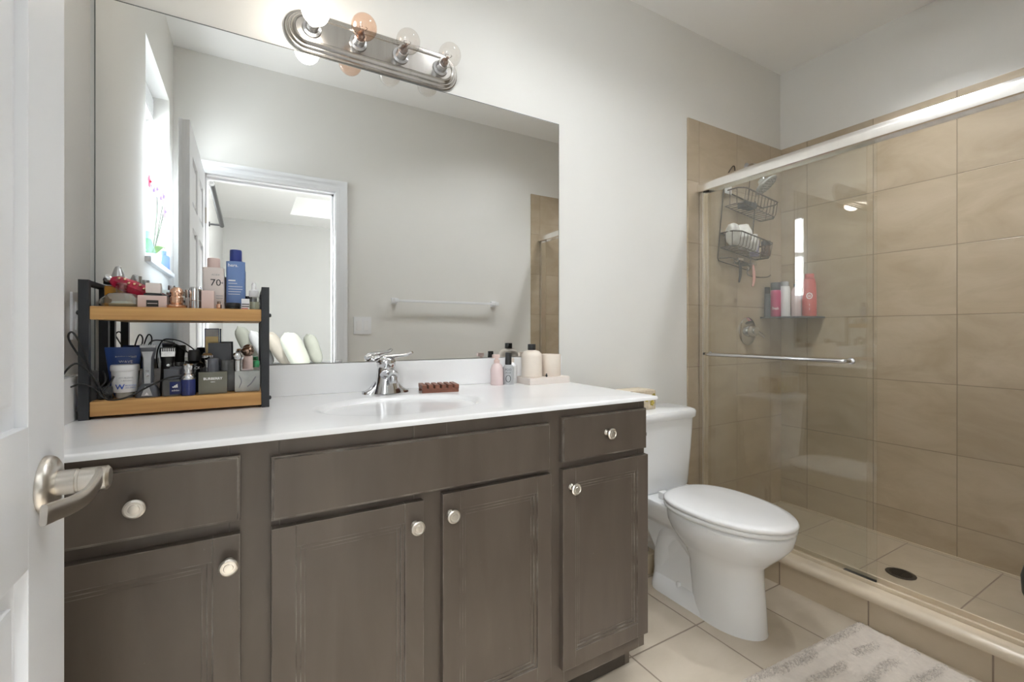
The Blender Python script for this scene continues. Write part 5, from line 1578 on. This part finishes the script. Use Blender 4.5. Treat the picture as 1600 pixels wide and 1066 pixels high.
# right-hand perfumes
t = thing('perfume_bottle', 'square frosted grey perfume bottle nearest the right post', 'perfume', (0.366, -0.178, LZS), GL)
MB(at(0.3655, -0.176, LZS)).box(-0.030, 0.030, -0.014, 0.014, 0, 0.057, 0.004).obj('body', 'greyglass', t)
MB(at(0.3655, -0.176, LZS)).lathe([(0.010, 0.057), (0.010, 0.086), (0.0135, 0.090), (0.0145, 0.098), (0.010, 0.106), (0, 0.108)], (-0.022, 0, 0), 24).obj('cap', 'chrome', t)
b = MB(at(0.3655, -0.176, LZS))
b.tube(bez([(-0.020, -0.0143, 0.045), (-0.014, -0.0146, 0.030), (-0.020, -0.0143, 0.012)], 4), 0.0012, 6)
b.tube(bez([(0.000, -0.0143, 0.014), (0.010, -0.0146, 0.024), (0.020, -0.0143, 0.040)], 4), 0.0016, 6)
b.obj('etched_line', 'printgrey', t)
t = thing('perfume_bottle', 'bronze-capped perfume behind the frosted square bottle', 'perfume', (0.365, -0.135, LZS), GL)
MB(at(0.366, -0.138, LZS)).box(-0.014, 0.014, -0.013, 0.013, 0, 0.060, 0.003).obj('body', 'clearpink', t)
MB(at(0.366, -0.138, LZS)).lathe([(0.0130, 0.060), (0.0130, 0.092), (0.010, 0.095)], seg=24).obj('collar', 'pink', t)
MB(at(0.366, -0.138, LZS)).sphere((0, 0, 0.108), 0.0165, 20, 14, (1, 1, 0.85)).obj('cap', 'brownmetal', t)
t = thing('perfume_bottle', 'small green glass perfume tucked by the right post', 'perfume', (0.386, -0.12, LZS), GL)
MB(at(0.3865, -0.122, LZS)).lathe([(0, 0), (0.0095, 0), (0.0105, 0.002), (0.0105, 0.058), (0.007, 0.062)], seg=20).obj('body', 'clearish', t)
MB(at(0.3865, -0.122, LZS)).lathe([(0.009, 0.062), (0.0095, 0.068), (0.009, 0.080), (0, 0.083)], seg=18).obj('cap', 'greenglass', t)
# black clipper and dock in the middle
t = thing('hair_clipper', 'black hair clipper with chrome comb between trimmer and cologne', 'hair clipper', (0.178, -0.12, LZS), GL)
b = MB(at(0.182, -0.122, LZS, 0.2))
b.loft([[(w * math.cos(2 * PI * k / 18), d * math.sin(2 * PI * k / 18), z) for k in range(18)] for w, d, z in ((0.016, 0.014, 0), (0.018, 0.016, 0.01), (0.015, 0.013, 0.05), (0.014, 0.012, 0.085), (0.018, 0.013, 0.112), (0.017, 0.009, 0.122))])
b.obj('body', 'black', t, angle=60)
b = MB(at(0.182, -0.122, LZS, 0.2)).box(-0.015, 0.015, -0.016, -0.010, 0.098, 0.112, 0.001)
for k in range(7):
    b.box(-0.0145 + k * 0.0044, -0.0125 + k * 0.0044, -0.017, -0.012, 0.110, 0.120)
b.obj('comb', 'steel', t)
MB(at(0.182, -0.122, LZS, 0.2)).lathe([(0.004, -0.0135), (0.004, -0.016), (0, -0.0165)], (0, 0, 0.075), 14, 'Y').obj('button', 'steel', t)
t = thing('clipper_guard_set', 'clear clipper guard set behind the grey cologne bottle', 'clipper guards', (0.21, -0.14, LZS), GL)
MB(at(0.207, -0.142, LZS)).box(-0.017, 0.017, -0.010, 0.010, 0, 0.072, 0.002).obj('tray', 'slate', t)
b = MB(at(0.207, -0.142, LZS))
for k in range(3):
    b.box(-0.015 + k * 0.011, -0.006 + k * 0.011, -0.009, 0.006, 0.0725, 0.083, 0.001)
b.obj('guard', 'clearish', t)
t = thing('charger_block', 'black charger block under the tangled cords on the lower shelf', 'charger', (0.062, -0.16, LZS), GL)
MB(at(0.064, -0.165, LZS, 0.3)).box(-0.013, 0.013, -0.016, 0.016, 0.0, 0.030, 0.003).obj('block', 'black', t)
MB(at(0.064, -0.165, LZS, 0.3)).box(-0.004, 0.004, -0.024, -0.016, 0.011, 0.018, 0.002).obj('plug', 'black', t)


def cable(pts, r, label):
    return tag(MB().tube(bez(pts, 9), r, 8).obj('power_cord', 'rubber'), label, 'cord', 'tangled cords on the rack')


cable([(0.064, -0.185, 0.985), (0.056, -0.222, 1.02), (0.040, -0.228, 1.085), (0.022, -0.226, 1.125), (0.012, -0.220, 1.118), (0.020, -0.224, 1.095), (0.048, -0.226, 1.04), (0.060, -0.205, 0.998), (0.068, -0.200, 0.970)], 0.0020, 'black cord looping high over the left post of the rack')
cable([(0.072, -0.20, 0.968), (0.058, -0.226, 1.02), (0.030, -0.235, 1.055), (-0.001 + 0.008, -0.235, 1.030), (0.004, -0.236, 1.005), (0.018, -0.236, 1.002), (0.035, -0.232, 1.008), (0.052, -0.224, 1.000), (0.066, -0.21, 0.985), (0.078, -0.200, 1.000), (0.088, -0.198, 1.020)], 0.0020, 'black cord bowing out left of the rack post')
cable([(0.060, -0.20, 1.008), (0.064, -0.214, 0.985), (0.080, -0.222, 0.968), (0.105, -0.222, 0.967), (0.128, -0.216, 0.976), (0.160, -0.212, 0.995), (0.195, -0.210, 1.012), (0.222, -0.205, 1.016)], 0.0021, 'grey-black cord sagging across the front of the lower shelf')
cable([(0.090, -0.075, 0.966), (0.096, -0.07, 1.03), (0.104, -0.068, 1.085), (0.114, -0.07, 1.118), (0.122, -0.072, 1.108), (0.118, -0.074, 1.07), (0.112, -0.085, 0.966)], 0.0018, 'thin black cord looping up behind the blue squeeze tube')
cable([(0.140, -0.100, 0.966), (0.130, -0.098, 1.05), (0.142, -0.100, 1.098), (0.165, -0.098, 1.104), (0.195, -0.096, 1.094), (0.225, -0.094, 1.068), (0.240, -0.080, 1.040), (0.246, -0.070, 0.966)], 0.0018, 'thin black cord arching behind the trimmer')
cable([(0.052, -0.09, 0.966), (0.056, -0.12, 1.000), (0.060, -0.16, 1.030), (0.070, -0.19, 1.008), (0.056, -0.195, 0.985), (0.062, -0.14, 0.975), (0.085, -0.20, 0.968)], 0.0020, 'black cord knotted in the left corner of the lower shelf')

# ------------------------------------------------------------------ things on the counter
t = thing('soap_dish', 'reddish brown slatted wooden soap dish beside the faucet', 'soap dish', (0.935, -0.135, CT))
TD = at(0.938, -0.135, CT, math.radians(-10))
b = MB(TD)
for y in (-0.036, 0.036):
    b.box(-0.062, 0.062, y - 0.006, y + 0.006, 0.0, 0.014, 0.0015)
b.obj('runner', 'redwood', t, smooth=False)
for k in range(6):
    x = -0.055 + k * 0.022
    MB(TD).box(x - 0.0075, x + 0.0075, -0.044, 0.044, 0.0125, 0.026, 0.0015).obj('slat', 'redwood', t, smooth=False)

t = thing('spray_bottle', 'small pink spray bottle standing left of the stone tray', 'bottle', (1.197, -0.072, CT))
MB(at(1.200, -0.075, CT)).lathe([(0, 0), (0.0235, 0), (0.025, 0.003), (0.025, 0.060), (0.020, 0.076), (0.011, 0.084)], seg=28).obj('body', 'clearpink', t)
MB(at(1.200, -0.075, CT)).lathe([(0.0115, 0.084), (0.0115, 0.096), (0.006, 0.099), (0.006, 0.104)], seg=20).box(-0.018, 0.010, -0.007, 0.007, 0.103, 0.118, 0.003).obj('sprayer', 'pink', t)
t = thing('spray_bottle', 'small labelled bottle with tall black cap beside the pink spray', 'bottle', (1.245, -0.08, CT))
MB(at(1.247, -0.082, CT)).lathe([(0, 0), (0.0215, 0), (0.0225, 0.003), (0.0225, 0.064), (0.017, 0.074), (0.012, 0.077)], seg=28).obj('body', 'bottlegrey', t)
MB(at(1.247, -0.082, CT)).lathe([(0.0125, 0.077), (0.0130, 0.080), (0.0120, 0.122), (0.0105, 0.124), (0, 0.1245)], seg=22).obj('cap', 'black', t)
for s_, z_, h_ in (('POO', 0.058, 0.012), ('POUR', 0.046, 0.008)):
    text(s_, h_, Matrix.Translation((1.247 - 0.0229 * math.sin(math.radians(30)), -0.082 - 0.0229 * math.cos(math.radians(30)), CT + z_)) @ Matrix.Rotation(math.radians(-30), 4, 'Z') @ Matrix.Rotation(PI / 2, 4, 'X'), 'printblack', t, 'print', wrap=0.0229)
b = MB(at(1.247, -0.082, CT, math.radians(-30)))
b.tube([(0.009 * math.cos(2 * PI * k / 16), -0.0226 + 0.0016 * abs(math.cos(2 * PI * k / 16)), 0.024 + 0.013 * math.sin(2 * PI * k / 16)) for k in range(16)], 0.0011, 6, closed=True)
b.obj('print', 'printblack', t)

t = thing('stone_tray', 'pale stone tray at the right end of the countertop', 'tray', (1.395, -0.102, CT))
b = MB(at(1.395, -0.102, CT))
b.box(-0.095, 0.095, -0.054, 0.054, 0, 0.026, 0.0025)
b.obj('tray_body', 'tray', t)
TR = CT + 0.026
t = thing('lotion_bottle', 'cream bottle with black cap on the stone tray', 'bottle', (1.346, -0.10, TR))
MB(at(1.344, -0.100, TR)).lathe([(0, 0), (0.039, 0), (0.0415, 0.003), (0.0415, 0.080), (0.039, 0.092), (0.030, 0.102), (0.018, 0.106), (0.014, 0.107)], seg=36).obj('body', 'cream', t)
MB(at(1.344, -0.100, TR)).lathe([(0.0145, 0.106), (0.0160, 0.108), (0.0160, 0.128), (0.0150, 0.130), (0, 0.1305)], seg=26).obj('cap', 'black', t)
t = thing('candle_jar', 'cream straight-sided candle jar on the stone tray', 'candle', (1.44, -0.1, TR))
MB(at(1.439, -0.098, TR)).lathe([(0, 0), (0.038, 0), (0.040, 0.003), (0.040, 0.086), (0.039, 0.088), (0.036, 0.087), (0.036, 0.074), (0, 0.074)], seg=36).obj('jar', 'cream', t)
MB(at(1.439, -0.098, TR)).lathe([(0.0012, 0.072), (0.0012, 0.083), (0, 0.0832)], seg=8).obj('wick', 'printblack', t)
t = thing('lotion_bottle', 'white bottle standing behind the small black-capped bottle', 'bottle', (1.275, -0.042, CT))
MB(at(1.283, -0.045, CT)).lathe([(0, 0), (0.021, 0), (0.022, 0.003), (0.022, 0.07), (0.012, 0.082)], seg=26).obj('body', 'white', t)
MB(at(1.283, -0.045, CT)).lathe([(0.011, 0.082), (0.011, 0.10), (0, 0.101)], seg=18).obj('cap', 'cream', t)
t = thing('figurine', 'tiny black bead charm between bottle and candle on the stone tray', 'ornament', (1.388, -0.145, TR))
MB().sphere((1.388, -0.140, TR + 0.0048), 0.0045, 12, 8).obj('bead', 'black', t)
MB().sphere((1.388, -0.140, TR + 0.0115), 0.0030, 10, 6).obj('bead', 'black', t)

# ------------------------------------------------------------------ window sill plant and glass (seen in the mirror)
oz = WZ0 + 0.002
op = thing('potted_orchid', 'lilac orchid in a white pot on the bathroom window sill', 'plant', (-0.05, -1.25, oz))
MB(at(-0.05, -1.25, oz)).lathe([(0, 0), (0.030, 0), (0.034, 0.01), (0.040, 0.072), (0.038, 0.075), (0.035, 0.06), (0, 0.06)], seg=26).obj('pot', 'white', op)
b = MB()
for a, L_, up in ((0.3, 0.12, 0.05), (2.2, 0.11, 0.08), (3.6, 0.10, 0.03), (5.0, 0.12, 0.07)):
    rings = []
    for k in range(8):
        u = k / 7
        p = V((-0.05, -1.25, oz + 0.062)) + V((math.cos(a) * L_ * u * 0.5, math.sin(a) * L_ * u, up * math.sin(u * PI * 0.7)))
        w = 0.024 * math.sin(PI * min(1, u * 0.92 + 0.06)) + 0.001
        s = V((-math.sin(a), math.cos(a) * 0.5, 0)).normalized()
        rings.append([p - s * w, p + V((0, 0, -0.004)), p + s * w, p + V((0, 0, 0.003))])
    b.loft(rings)
b.obj('leaf', 'leaf', op, angle=60)
stems = [bez([(-0.05, -1.25, oz + 0.06), (-0.04, -1.27, oz + 0.20), (-0.025, -1.22, oz + 0.32), (-0.016, -1.08, oz + 0.36), (-0.014, -0.93, oz + 0.34)], 6),
         bez([(-0.05, -1.25, oz + 0.06), (-0.03, -1.31, oz + 0.20), (-0.018, -1.38, oz + 0.33)], 6)]
b = MB()
for s in stems:
    b.tube(s, 0.0032, 6)
b.tube([(-0.045, -1.24, oz + 0.05), (-0.02, -1.34, oz + 0.34)], 0.0026, 6)
b.obj('stem', 'stem', op)


def flower(c, r, mat):
    b = MB()
    c = V(c)
    for k in range(5):
        a = 2 * PI * k / 5 + 0.3
        p = c + V((0.004, math.cos(a) * r * 0.55, math.sin(a) * r * 0.55))
        b.sphere(p, r * 0.55, 10, 6, (0.16, 1, 1))
    b.sphere(c + V((0.008, 0, 0)), r * 0.22, 8, 6)
    b.obj('flower', mat, op)


for c, r, m in (((-0.016, -1.01, oz + 0.335), 0.036, 'petal'), ((-0.016, -1.10, oz + 0.365), 0.036, 'petal'), ((-0.014, -1.19, oz + 0.345), 0.040, 'petal'), ((-0.014, -1.28, oz + 0.375), 0.036, 'petal'), ((-0.012, -0.90, oz + 0.345), 0.026, 'petalred'), ((-0.014, -1.33, oz + 0.31), 0.032, 'petal')):
    flower(c, r, m)
t = thing('glass_vase', 'pale blue glass vase on the bathroom window sill', 'vase', (-0.04, -1.05, oz))
MB(at(-0.04, -1.05, oz)).lathe([(0, 0), (0.032, 0), (0.034, 0.004), (0.036, 0.05), (0.022, 0.10), (0.018, 0.13), (0.023, 0.15)], seg=24).obj('body', 'aqua', t)
t = MB(at(-0.02, -1.365, oz)).lathe([(0, 0), (0.026, 0), (0.028, 0.003), (0.028, 0.075), (0.024, 0.085), (0.014, 0.09), (0.014, 0.11), (0, 0.112)], seg=22).obj('perfume_flask', 'bluebottle')
tag(t, 'small blue flask on the bathroom window sill beside the orchid', 'bottle')
